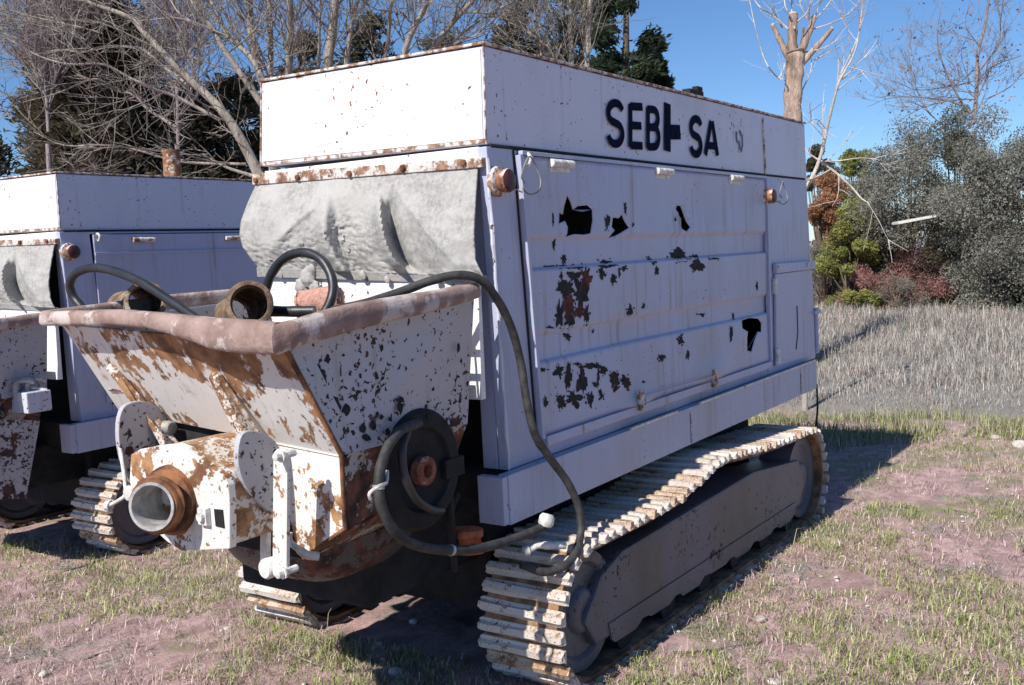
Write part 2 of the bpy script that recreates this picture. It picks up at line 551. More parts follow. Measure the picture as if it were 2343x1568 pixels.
S_L = [arc(0.5, 0.74, 0.38, 0.22, 15, 180, 9) + arc(0.5, 0.74, 0.38, 0.22, 190, 262, 4) + arc(0.5, 0.26, 0.38, 0.24, 82, 0, 5) + arc(0.5, 0.28, 0.38, 0.24, -12, -168, 9)]
E_L = [[(0.15, 0), (0.15, 1)], [(0.15, 0.955), (0.98, 0.955)], [(0.15, 0.51), (0.9, 0.51)], [(0.15, 0.045), (0.98, 0.045)]]
B_L = [[(0.13, 0), (0.13, 1)], [(0.1, 0.955), (0.5, 0.955)] + arc(0.52, 0.74, 0.32, 0.215, 90, -90, 8) + [(0.1, 0.52)],
       [(0.1, 0.52), (0.5, 0.52)] + arc(0.54, 0.285, 0.36, 0.24, 90, -90, 8) + [(0.1, 0.045)]]
H_L = [[(0.22, 0), (0.22, 1)], [(0.2, 0.40), (1.0, 0.40)]]
A_L = [[(0.08, 0), (0.46, 1.0)], [(0.92, 0), (0.54, 1.0)], [(0.22, 0.28), (0.78, 0.28)]]
strokes('letter', S_L, 1386, 1429, 231, 333, 233, 335, 0.038, 'letter', hood)
strokes('letter', E_L, 1437, 1470, 239, 337, 241, 339, 0.038, 'letter', hood)
strokes('letter', B_L, 1478, 1510, 246, 340, 248, 342, 0.038, 'letter', hood)
strokes('letter', H_L, 1518, 1556, 236, 347, 240, 345, 0.075, 'letter', hood)
strokes('letter', S_L, 1577, 1607, 268, 356, 270, 358, 0.042, 'letter', hood)
strokes('letter', A_L, 1611, 1644, 277, 355, 279, 357, 0.041, 'letter', hood)
strokes('letter_remnant', [[(0.1, 0.95), (0.12, 0.6), (0.3, 0.42)], [(0.5, 1.0), (0.85, 0.75), (0.9, 0.35), (0.7, 0.0)], [(0.45, 0.5), (0.5, 0.1)]], 1683, 1700, 299, 347, 300, 349, 0.018, 'faint', hood)


# ---- body under the hood
def body_parts():
    zt = HS - 0.010
    b = MB()
    xl, xr = 0.185, 2.935                                  # door opening
    f0, f1 = at(1114, 345, 'Y', 0)[0], at(1163, 1078, 'Y', 0)[0]
    rt, rb = at(1845, 410, 'Y', 0)[0], at(1866, 822, 'Y', 0)[0]
    zd0, zd1 = 0.700, 1.845
    y0, y1 = 0.002, 0.045
    def slab(a, c, e, g):                                  # four corners in X,Z
        b.hexa([(a[0], y0, a[1]), (c[0], y0, c[1]), (c[0], y1, c[1]), (a[0], y1, a[1]), (g[0], y0, g[1]), (e[0], y0, e[1]), (e[0], y1, e[1]), (g[0], y1, g[1])])
    slab((f1, HK), (xl + 0.06, HK), (xl, zt), (f0, zt))
    slab((xr, HK), (rb, HK), (rt, zt), (xr, zt))
    slab((xl, zd1), (xr, zd1), (xr, zt), (xl, zt))
    sg = MB()
    sg.tube([(0.012, 0.004, zt + 0.004), (LEN - 0.02, 0.004, float(Bs[2]) - 0.006)], 0.0075, 6)
    sg.build('seam_gasket', 'tyre', pump)
    slab((xl + 0.06, HK), (xr, HK), (xr, zd0 - 0.015), (xl + 0.06, zd0 - 0.015))
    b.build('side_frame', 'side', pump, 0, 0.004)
    b = MB()
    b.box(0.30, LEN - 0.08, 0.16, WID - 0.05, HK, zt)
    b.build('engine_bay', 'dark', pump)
    b = MB()
    b.box(0.02, LEN, WID - 0.04, WID, HB, zt)
    b.build('far_side_panel', 'side', pump, 0, 0.004)
    b = MB()
    b.box(LEN - 0.04, LEN, 0.05, WID - 0.04, HB, zt)
    b.build('rear_panel', 'side', pump, 0, 0.004)
    b = MB()                                               # front rail just under the hood
    b.hexa([(0.0, 0.05, HS - 0.075), (0.03, 0.05, HS - 0.075), (0.03, WID, HS - 0.07), (0.0, WID, HS - 0.07),
            (0.0, 0.05, HS - 0.006), (0.03, 0.05, HS - 0.006), (0.03, WID, HS + 0.005), (0.0, WID, HS + 0.005)])
    b.build('front_rail', 'front_sunlit', pump, 0, 0.003)
    # ragged front edge of the side wall, lit by the sun
    b = MB()
    pts = [at(1112 + 50 * k / 18, 362 + (1076 - 362) * k / 18, 'Y', -0.001) for k in range(19)]
    pts = [p + (0.006 + 0.004 * math.sin(k * 2.3), -0.001, 0) for k, p in enumerate(pts)]
    b.tube(pts, [0.007 + 0.003 * math.sin(k * 1.7) for k in range(19)], 6)
    b.build('edge_weld', 'white', pump)
    # inner front post and bulkhead behind the hopper, painted near-black for the gap's shade
    b = MB()
    b.box(0.02, 0.06, 0.05, 0.12, HK, HS - 0.08)
    b.build('front_post', 'side', pump, 0, 0.003)
    b = MB()
    b.box(0.24, 0.26, 0.05, WID - 0.05, HB, HS - 0.08)
    b.build('bulkhead', 'dark', pump)
    # skirt beam: hollow box standing proud of the wall
    b = MB()
    fx, rx = at(1163, 1085, 'Y', -0.05)[0], at(1867, 824, 'Y', -0.05)[0]
    b.box(fx, rx, -0.05, 0.0, HB, HK)
    b.build('skirt', 'side', pump, 0, 0.004)
    b = MB()
    b.box(fx - 0.035, fx - 0.001, -0.045, 0.075, HB + 0.005, HK - 0.004)
    b.build('skirt_end', 'side', pump, 0, 0.003)
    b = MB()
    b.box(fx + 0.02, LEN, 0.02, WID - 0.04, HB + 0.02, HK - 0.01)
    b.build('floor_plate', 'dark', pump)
    for x in (1.62, 3.4):
        b = MB()
        b.box(x, x + 0.012, -0.054, -0.051, HB + 0.01, HK - 0.02)
        b.build('skirt_joint', 'rust_paint', pump)
    # thin bent ledge along the top of the skirt, catching the sun
    for xa, xb in ((1440, 1548), (1600, 1700), (1705, 1866)):
        k = lambda x: at(x, 1000, 'Y', -0.05)[0]
        b = MB()
        b.box(k(xa), k(xb), -0.062, -0.052, HK + 0.001, HK + 0.012)
        b.build('skirt_ledge', 'pale_metal', pump)
    # thin drain rod and handle at the tail
    b = MB()
    p = at(1868, 886, 'Y', -0.03)
    b.tube([p + (0, 0, 0.02), at(1870, 930, 'Y', -0.03), at(1867, 975, 'Y', -0.03)], 0.007, 6)
    b.build('drain_rod', 'tyre', pump, 40)
    b = MB()
    q0, q1 = at(1862, 715, 'Y', -0.02), at(1865, 815, 'Y', -0.02)
    b.tube([q0 + (0.04, 0, 0.03), q0 + (0.04, 0, 0), q1 + (0.04, 0, 0.02)], 0.016, 8)
    b.box(q0[0] - 0.03, q0[0] + 0.10, -0.04, 0.0, q0[2] - 0.012, q0[2] + 0.012)
    b.build('tail_handle', 'side', pump, 40)


body_parts()


# ---- service door: one pressed sheet with two shallow grooves, dents and torn holes
DZ = lambda y: float(at(1206, y, 'Y', 0)[2])
G1A, G1B, G2A, G2B = DZ(541), DZ(620), DZ(763), DZ(836)
BUMPS = [(at(1455, 925, 'Y', 0), 0.16, 0.05, 0.020), (at(1620, 850, 'Y', 0), 0.22, 0.06, 0.026), (at(1690, 770, 'Y', 0), 0.15, 0.08, 0.016), (at(1420, 760, 'Y', 0), 0.4, 0.12, -0.012), (at(1560, 470, 'Y', 0), 0.5, 0.12, -0.010)]


def sst(a, b, x):
    t = min(1, max(0, (x - a) / (b - a)))
    return t * t * (3 - 2 * t)


def door_y(x, z):
    """outer skin of the door (negative = towards the camera side)"""
    k = 0.0
    for a, c in ((G1A, G1B), (G2A, G2B)):
        k += sst(a + 0.004, a - 0.026, z) * sst(c - 0.004, c + 0.010, z)
    y = -0.016 + 0.020 * k
    for p, sx, sz, h in BUMPS:
        y -= h * math.exp(-((x - p[0]) / sx) ** 2 - ((z - p[2]) / sz) ** 2)
    y += 0.004 * math.sin(3.1 * x + 1.2) * math.sin(4.7 * z)
    return y


def zoomA(x, y):
    return 1088.73 + 0.36262 * x, 302.43 + 0.36262 * y


def zoomB(x, y):
    return 1118.97 + 0.33562 * x, 635.09 + 0.33562 * y


def onside(p):
    q = at(p[0], p[1], 'Y', -0.016)
    return float(q[0]), float(q[2])


HOLES = [[(575, 400), (555, 470), (548, 520), (525, 510), (522, 580), (560, 560), (578, 600), (575, 640), (570, 662), (620, 645), (680, 648), (720, 640), (733, 560), (730, 490), (700, 462), (640, 468), (610, 490), (595, 440)],
         [(858, 540), (850, 600), (870, 620), (848, 668), (885, 655), (960, 605), (930, 560), (915, 520), (895, 545)],
         [(1275, 465), (1268, 490), (1285, 510), (1290, 560), (1300, 610), (1330, 628), (1355, 600), (1330, 560), (1312, 500), (1300, 465)],
         [(1668, 1190), (1665, 1240), (1700, 1260), (1692, 1300), (1705, 1380), (1735, 1385), (1748, 1330), (1775, 1260), (1798, 1262), (1800, 1205), (1780, 1178), (1720, 1172)]]


def make_door():
    L, Rr, z0, z1 = 0.190, 2.915, 0.700, 1.838
    holes = [[onside(zoomA(*p)) for p in h] for h in HOLES]
    pts, edges = [], []
    nx, nz = 64, 60
    zs = sorted(set(np.round(np.linspace(z0, z1, nz), 4).tolist() + [round(g + d, 4) for g in (G1A, G1B, G2A, G2B) for d in (-0.026, -0.018, -0.010, 0.0, 0.004, 0.010)]))
    for i in range(nx + 1):
        for z in zs:
            f = (z - z0) / (z1 - z0)
            xx = (L + 0.07 * (1 - f)) + (Rr - L - 0.07 * (1 - f)) * i / nx
            pts.append((xx, z))
    ring = []
    for h in holes:
        s = len(pts)
        for p in h:
            pts.append(p)
        edges += [(s + i, s + (i + 1) % len(h)) for i in range(len(h))]
    vs, es, fs, *_ = delaunay_2d_cdt([Vector(p) for p in pts], edges, [], 0, 1e-5)

    def inside(p, poly):
        c = False
        for i in range(len(poly)):
            (x1, y1), (x2, y2) = poly[i], poly[i - 1]
            if (y1 > p[1]) != (y2 > p[1]) and p[0] < (x2 - x1) * (p[1] - y1) / (y2 - y1) + x1:
                c = not c
        return c
    keep = []
    for f in fs:
        cxy = ((vs[f[0]].x + vs[f[1]].x + vs[f[2]].x) / 3, (vs[f[0]].y + vs[f[1]].y + vs[f[2]].y) / 3)
        if not any(inside(cxy, h) for h in holes):
            keep.append(tuple(f))
    b = MB()
    b.add([(q.x, door_y(q.x, q.y), q.y) for q in vs], keep)
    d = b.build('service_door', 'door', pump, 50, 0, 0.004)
    # curled torn flaps on the holes
    for h, k0, k1 in ((holes[0], 13, 16), (holes[2], 1, 4), (holes[3], 4, 7)):
        a, e = h[k0], h[min(k1, len(h) - 1)]
        mid = ((a[0] + e[0]) / 2, (a[1] + e[1]) / 2)
        cx = sum(p[0] for p in h) / len(h); cz = sum(p[1] for p in h) / len(h)
        tip = (mid[0] * 0.72 + cx * 0.28, mid[1] * 0.72 + cz * 0.28)
        b = MB()
        ya, ye = door_y(*a), door_y(*e)
        b.prism([(a[0], ya + 0.002, a[1]), (e[0], ye + 0.002, e[1]), (tip[0], ya - 0.012, tip[1])], (0, 0.0025, 0))
        b.build('torn_flap', 'door', d)
    # rims round the door
    def bar(name, p, q, wd, y0, y1, mat='side', bev=0.003):
        (x0, zz0), (x1, zz1) = p, q
        t = np.array([x1 - x0, zz1 - zz0]); t = t / np.linalg.norm(t); n = np.array([-t[1], t[0]]) * wd / 2
        b = MB()
        b.prism([(x0 - n[0], y0, zz0 - n[1]), (x1 - n[0], y0, zz1 - n[1]), (x1 + n[0], y0, zz1 + n[1]), (x0 + n[0], y0, zz0 + n[1])], (0, y1 - y0, 0))
        return b.build(name, mat, d, 0, bev)
    bar('door_edge', (L - 0.012, z1), (L + 0.058, z0 - 0.01), 0.022, -0.030, -0.001)
    bar('door_edge', (Rr + 0.012, z1), (Rr + 0.012, z0), 0.022, -0.030, -0.001)
    bar('door_edge', (L, z1 + 0.010), (Rr, z1 + 0.010), 0.016, -0.026, -0.001)
    bar('door_lip', (L + 0.075, z0 - 0.022), (Rr, z0 - 0.022), 0.040, -0.034, -0.001)
    bar('door_lip', (L + 0.36, z0 - 0.022), (L + 0.372, z0 - 0.022), 0.041, -0.037, -0.0345, 'rust_paint', 0)
    # dark gaps round the door and under the hood
    def gap(p, q, r_=0.0045):
        b = MB()
        b.tube([(p[0], -0.0015, p[1]), (q[0], -0.0015, q[1])], r_, 5)
        b.build('door_gap', 'tyre', d)
    gap((L - 0.028, z1 + 0.02), (L + 0.042, z0 - 0.04))
    gap((Rr + 0.028, z1 + 0.02), (Rr + 0.028, z0 - 0.04))
    gap((L - 0.02, z1 + 0.022), (Rr + 0.02, z1 + 0.022), 0.0035)
    gap((L + 0.05, z0 - 0.046), (Rr + 0.02, z0 - 0.046), 0.005)
    # hinges: barrels on leaf plates
    for px, py in ((1285, 375), (1520, 393), (1685, 408)):
        p = at(px, py, 'Y', -0.03)
        b = MB()
        b.lathe(p + (-0.085, 0, 0), (1, 0, 0), [(0, 0), (0, 0.017), (0.052, 0.017), (0.053, 0.012), (0.056, 0.012), (0.057, 0.017), (0.112, 0.017), (0.113, 0.012), (0.116, 0.012), (0.117, 0.017), (0.17, 0.017), (0.17, 0)], 14)
        b.box(p[0] - 0.08, p[0] + 0.08, -0.02, -0.001, p[2] - 0.035, p[2] + 0.003)
        b.build('hinge', 'pale_metal', d, 40)
    # pull rod under the lip with its two latches
    l1, l2 = at(1468, 918, 'Y', -0.05), at(1635, 868, 'Y', -0.05)
    b = MB()
    b.tube([l1 + (0, 0, 0.02), (l1 + l2) / 2 + (0, 0, 0.018), l2 + (0.02, 0, 0.02)], 0.004, 8)
    b.build('pull_rod', 'side', d, 40)
    for p in (l1, l2):
        b = MB()
        b.prism([p + (-0.02, 0, 0.05), p + (0.0, -0.012, 0.055), p + (0.03, -0.008, 0.01), p + (0.024, -0.004, -0.045), p + (-0.012, 0, -0.045)], (0, 0.014, 0))
        b.lathe(p + (0.006, 0.0, -0.016), (0, -1, 0), [(0.0, 0.008), (0.0, 0.017), (0.010, 0.017), (0.010, 0.008), (0, 0.008)], 12)
        la = b.build('latch', 'rust_paint', d, 40)
    # bare patches where the paint has peeled
    rr = random.Random(3)

    def blob(cx, cy, rx, ry, mat, conv, jag=0.75, n=34, sat=True):
        rx, ry = rx * 1.15, ry * 1.15
        if sat and rx > 12:
            for _ in range(3):
                t = rr.random() * 6.28
                blob(cx + rx * 1.35 * math.cos(t), cy + ry * 1.25 * math.sin(t), rr.uniform(2, 7), rr.uniform(3, 9), mat, conv, 0.6, 10, False)
        ph = rr.random() * 6.28
        pts, rim = [], sat and rx > 9
        for i in range(n):
            a = 2 * math.pi * i / n
            ca, sa = math.cos(a), math.sin(a)
            r = 1 + jag * (1.0 * noise.noise(Vector((ca * 1.1 + ph * 9, sa * 1.1, cy))) + 0.7 * noise.noise(Vector((ca * 3 + ph * 5, sa * 3, cx))) + 0.5 * noise.noise(Vector((ca * 8, sa * 8, ph))))
            x, z = onside(conv(cx + rx * r * math.cos(a), cy + ry * r * math.sin(a)))
            pts.append((x, z))
        mx = sum(p[0] for p in pts) / n; mz = sum(p[1] for p in pts) / n
        vs = [(mx, door_y(mx, mz) - 0.0035, mz)]
        for s_ in (0.5, 1.0):
            for x, z in pts:
                x, z = mx + (x - mx) * s_, mz + (z - mz) * s_
                vs.append((x, door_y(x, z) - 0.0035, z))
        fs = [(0, 1 + i, 1 + (i + 1) % n) for i in range(n)] + [(1 + i, n + 1 + i, n + 1 + (i + 1) % n, 1 + (i + 1) % n) for i in range(n)]
        MB().add(vs, fs).build('peeled_patch', mat, d, 0, 0, 0, True)
        if rim:                                            # lifted paint edge: a thin uneven ring of primer round the bare metal
            vs = [vs[n + 1 + i] for i in range(n)]
            out = []
            for x, y_, z in vs:
                k = 1.0 + rr.uniform(0.01, 0.09)
                xx, zz = mx + (x - mx) * k, mz + (z - mz) * k
                out.append((xx, door_y(xx, zz) - 0.0028, zz))
            MB().add(vs + out, [(i, (i + 1) % n, n + (i + 1) % n, n + i) for i in range(n)]).build('primer_edge', 'primer', d, 0, 0, 0, True)
    K, Q = 'patch_black', 'patch_red'
    for c in ((560, 985, 38, 45, K), (612, 910, 30, 28, K), (652, 1010, 36, 80, K), (520, 1150, 24, 62, K), (590, 1190, 22, 36, K), (790, 890, 20, 38, K), (860, 930, 15, 26, K),
              (835, 830, 40, 24, K), (1290, 780, 42, 36, K), (1390, 830, 32, 42, K), (1110, 810, 16, 18, K), (1135, 875, 9, 26, K), (980, 1130, 15, 32, K), (1060, 1098, 8, 16, K),
              (820, 570, 14, 42, K), (935, 480, 8, 32, K), (600, 1290, 20, 16, K), (697, 1150, 14, 55, K), (578, 800, 12, 22, K), (600, 850, 45, 12, K), (985, 585, 6, 11, K),
              (1290, 1310, 14, 26, K), (1332, 1405, 9, 26, K), (1435, 1150, 18, 6, K), (1170, 1425, 16, 18, K), (515, 710, 8, 30, K), (900, 890, 7, 26, K), (535, 910, 9, 20, K),
              (485, 550, 5, 35, K), (1260, 550, 5, 12, K), (770, 1258, 6, 10, K), (500, 850, 30, 8, K), (930, 860, 16, 10, K), (1500, 800, 22, 6, K), (1770, 970, 7, 22, K), (1635, 1165, 6, 20, K),
              (690, 920, 36, 62, Q), (575, 1085, 30, 78, Q), (650, 1130, 30, 36, Q), (1600, 1275, 8, 40, K)):
        blob(*c, zoomA)
    for c in ((465, 640, 26, 36, K), (530, 670, 22, 74, K), (632, 700, 26, 74, K), (690, 605, 52, 16, K), (742, 670, 9, 50, K), (785, 635, 20, 26, K), (850, 690, 25, 44, K), (862, 745, 14, 30, K),
              (930, 710, 22, 36, K), (760, 800, 14, 28, K), (480, 850, 26, 42, K), (575, 830, 46, 40, K), (685, 840, 20, 42, K), (375, 850, 12, 28, K), (720, 730, 16, 16, K),
              (840, 690, 12, 34, Q), (945, 735, 12, 24, Q), (1050, 712, 10, 8, K), (600, 590, 22, 8, K), (350, 630, 26, 12, K), (1770, 470, 5, 6, K), (410, 340, 20, 6, K)):
        blob(*c, zoomB)
    return d


door = make_door()


# ---- small hatch at the tail, lamps, hook
def hatch_and_lamps():
    b = MB()
    q = [at(1770, 838, 'Y', 0), at(1859, 812, 'Y', 0), at(1852, 617, 'Y', 0), at(1768, 628, 'Y', 0)]
    b.prism([(p[0], -0.018, p[2]) for p in q], (0, 0.016, 0))
    h = b.build('access_hatch', 'side', pump, 0, 0.004)
    b = MB()
    q = [at(1767, 626, 'Y', 0), at(1856, 616, 'Y', 0), at(1855, 597, 'Y', 0), at(1766, 604, 'Y', 0)]
    b.prism([(p[0], -0.030, p[2]) for p in q], (0, 0.026, 0))
    pl = b.build('cover_plate', 'side', h, 0, 0.003)
    for px, py in ((1780, 613), (1846, 606)):
        b = MB()
        b.lathe(at(px, py, 'Y', -0.03), (0, -1, 0), [(0, 0.014), (0.010, 0.014), (0.013, 0.008), (0.013, 0)], 8)
        b.build('bolt', 'pale_metal', h, 40)
    for px, py in ((1772, 655), (1779, 815)):
        b = MB()
        p = at(px, py, 'Y', -0.025)
        b.lathe(p + (0, 0, -0.05), (0, 0, 1), [(0, 0), (0, 0.018), (0.048, 0.018), (0.050, 0.012), (0.053, 0.018), (0.10, 0.018), (0.10, 0)], 10)
        b.build('hinge', 'pale_metal', h, 40)
    b = MB()
    b.tube([at(1823, 700, 'Y', -0.021), at(1825, 760, 'Y', -0.021), at(1821, 800, 'Y', -0.021)], 0.003, 4)
    b.build('crack', 'tyre', h)
    for px, py, s in ((1147, 415, 1), (1757, 450, 1), (575, 447, -1)):
        p = at(px, py, 'Y', -0.03) if s > 0 else np.array([0.06, WID, 1.70])
        p[1] = 0.0 if s > 0 else WID
        ax = (0, -s, 0)
        b = MB()
        b.lathe(p, ax, [(0, 0), (0, 0.056), (0.016, 0.059), (0.026, 0.055), (0.030, 0.044), (0.030, 0)], 24)
        l = b.build('side_lamp', 'rust_paint', pump, 40)
        b = MB()
        b.lathe(p, ax, [(0.026, 0.041), (0.052, 0.045), (0.056, 0.042), (0.060, 0.046), (0.068, 0.043)], 24)
        b.build('lamp_body', 'lamp', l, 40)
        b = MB()
        b.lathe(p, ax, [(0.064, 0.043), (0.073, 0.038), (0.078, 0.024), (0.080, 0)], 24)
        b.build('lens', 'lens', l, 60)
        if s > 0:
            c = p + np.array([0.10 if px < 1500 else 0.07, -0.10, 0.02])
            b = MB()
            ring = [c + np.array([0.062 * math.cos(t), 0.01 * math.sin(t * 2), 0.072 * math.sin(t)]) for t in np.linspace(-2.4, 3.3, 26)]
            b.tube([p + (0.02, -0.07, -0.03), p + (0.05, -0.09, -0.045)] + ring + [p + (0.06, -0.095, -0.01)], 0.0035, 6)
            b.build('wire_guard', 'wire', l, 60)
    b = MB()
    p = at(1201, 366, 'Y', -0.01)
    b.tube([p + (0, 0.01, -0.025), p + (0, -0.02, -0.022), p + (0, -0.03, 0.005), p + (0, -0.015, 0.022), p + (0, 0.01, 0.024)], 0.008, 8)
    b.build('hook', 'pale_metal', pump, 50)


hatch_and_lamps()


# ---- clamp bar with bolts and the cement-caked canvas flap
def front_flap():
    b = MB()
    q = [at(576, 424, 'X', -0.045), at(1101, 383, 'X', -0.045), at(1101, 360, 'X', -0.045), at(576, 399, 'X', -0.045)]
    b.prism(q, (0.040, 0, 0))
    bar = b.build('clamp_bar', 'rust_paint', pump, 0, 0.004)
    for px, py in ((586, 413), (682, 407), (800, 398), (922, 385), (1061, 373)):
        b = MB()
        b.lathe(at(px, py, 'X', -0.046), (-1, 0, 0), [(0, 0.013), (0.010, 0.013), (0.012, 0.010), (0.012, 0)], 6)
        b.build('bolt', 'rust', bar)
    nu, nv = 150, 84
    top0, top1 = at(588, 420, 'X', -0.03), at(1093, 381, 'X', -0.03)
    bot0, bot1 = at(592, 614, 'X', -0.10), at(1106, 634, 'X', -0.07)
    lefts = [(0, 588), (0.25, 566), (0.45, 552), (0.6, 549), (0.75, 556), (0.9, 577), (1.0, 592)]
    rights = [(0, 1093), (0.3, 1088), (0.6, 1084), (0.85, 1088), (1.0, 1106)]

    def lerp(tab, t):
        for (a, x), (c, y) in zip(tab, tab[1:]):
            if t <= c:
                return x + (y - x) * (t - a) / (c - a)
        return tab[-1][1]
    vs = []
    for j in range(nv + 1):
        v = j / nv
        for i in range(nu + 1):
            u = i / nu
            yt = 420 + (381 - 420) * u
            yb = 614 + (634 - 614) * u
            px = lerp(lefts, v) * (1 - u) + lerp(rights, v) * u
            py = yt + (yb - yt) * v
            x = -0.03 - 0.06 * v - 0.060 * math.sin(math.pi * min(1, v ** 1.15)) * (0.75 + 0.25 * math.sin(u * 5 + 0.5))
            # folds: a long ridge at one third, a deep crease right of the middle
            u1 = 0.345 + 0.05 * (v - 0.3)
            x -= 0.050 * sst(0.05, 0.5, v) * math.exp(-((u - u1) / 0.030) ** 2)
            x += 0.035 * sst(0.1, 0.6, v) * math.exp(-((u - 0.46) / 0.07) ** 2)
            uc = 0.60 + 0.10 * (v - 0.3)
            if v > 0.16:
                k = sst(0.16, 0.45, v) * (1 - sst(0.9, 1.0, v))
                x -= 0.075 * k * math.exp(-((u - uc + 0.018) / 0.028) ** 2) * (1 if u < uc - 0.018 else math.exp(-(max(0, u - uc + 0.018) / 0.011) ** 2))
                x += 0.050 * k * math.exp(-((u - uc - 0.03) / 0.022) ** 2)
            for (ua, va), (ub, vb), hh in (((0.63, 0.12), (0.93, 0.95), 0.020), ((0.34, 0.22), (0.06, 0.92), 0.018), ((0.36, 0.06), (0.52, 0.62), 0.014), ((0.72, 0.05), (0.80, 0.9), 0.012), ((0.14, 0.08), (0.20, 0.8), 0.010)):
                tt = min(1, max(0, ((u - ua) * (ub - ua) + (v - va) * (vb - va) * 0.13) / ((ub - ua) ** 2 + 0.13 * (vb - va) ** 2)))
                dd = math.hypot(u - ua - tt * (ub - ua), 0.36 * (v - va - tt * (vb - va)))
                x -= hh * math.exp(-dd / 0.018) * math.sin(math.pi * min(1, 0.15 + tt * 0.8))
            x -= 0.03 * sst(0.3, 0.8, v) * math.exp(-((u - 0.86) / 0.10) ** 2)
            x += 0.02 * math.exp(-((u - 0.76) / 0.05) ** 2) * sst(0.3, 0.9, v)
            crust = sst(0.22, 0.50, v - 0.9 * abs(u - 0.46)) * (1 - sst(0.60, 0.66, u)) + 0.8 * (1 - sst(0.0, 0.03, u)) + 0.7 * sst(0.975, 1.0, u) + 0.7 * sst(0.90, 0.97, v)
            if crust > 0:
                w = noise.noise(Vector((u * 62, v * 23, 0.3))) + 0.8 * noise.noise(Vector((u * 140, v * 52, 2.0)))
                x -= 0.0085 * min(1, crust) * max(-0.3, w)
            x -= 0.008 * (0.35 - abs(noise.noise(Vector((u * 7.5, v * 4.5, 5))))) * sst(0, 0.15, v) + 0.0025 * (0.3 - abs(noise.noise(Vector((u * 17 + v * 5, v * 9, 8))))) * sst(0, 0.15, v)
            vs.append(at(px, py, 'X', x))
    fs = [(j * (nu + 1) + i, j * (nu + 1) + i + 1, (j + 1) * (nu + 1) + i + 1, (j + 1) * (nu + 1) + i) for j in range(nv) for i in range(nu)]
    b = MB().add(vs, fs)
    b.build('canvas_flap', 'canvas', pump, 60, 0, 0.007)
    b = MB()                                               # stiff strip sewn along the lower edge
    q = [at(588, 634, 'X', -0.10), at(1112, 652, 'X', -0.075), at(1108, 632, 'X', -0.085), at(586, 612, 'X', -0.11)]
    b.prism(q, (0.014, 0, 0))
    b.build('flap_strip', 'canvas', pump, 0, 0.003)
    for px, py, r in ((705, 636, 0.040), (690, 655, 0.034), (720, 660, 0.030), (712, 618, 0.028), (640, 628, 0.016), (830, 630, 0.018), (1000, 640, 0.016), (885, 640, 0.014)):
        b = MB()
        c = at(px, py, 'X', -0.10)
        for q in range(1):
            bm = bmesh.new(); bmesh.ops.create_icosphere(bm, subdivisions=3, radius=r)
            for vv in bm.verts:
                nn = noise.noise(vv.co * 60) * 0.35 + noise.noise(vv.co * 140) * 0.2
                vv.co *= (1 + nn)
            b.add([np.array(vv.co) * (0.5, 1, 1.1) + c for vv in bm.verts], [tuple(x.index for x in f.verts) for f in bm.faces])
            bm.free()
        b.build('cement_lump', 'canvas', pump, 60)


front_flap()


# ---- hopper
def plate(b, q, t):
    """a steel plate: polygon q with thickness t along its normal"""
    q = [np.asarray(p, float) for p in q]
    n = np.cross(q[1] - q[0], q[2] - q[1]); n /= np.linalg.norm(n)
    b.prism(q, n * t)


def closed(p, sub=3):
    q = smooth_path([p[-1]] + list(p) + [p[0], p[1]], sub)
    return q[sub:-sub - 1][:len(p) * sub]


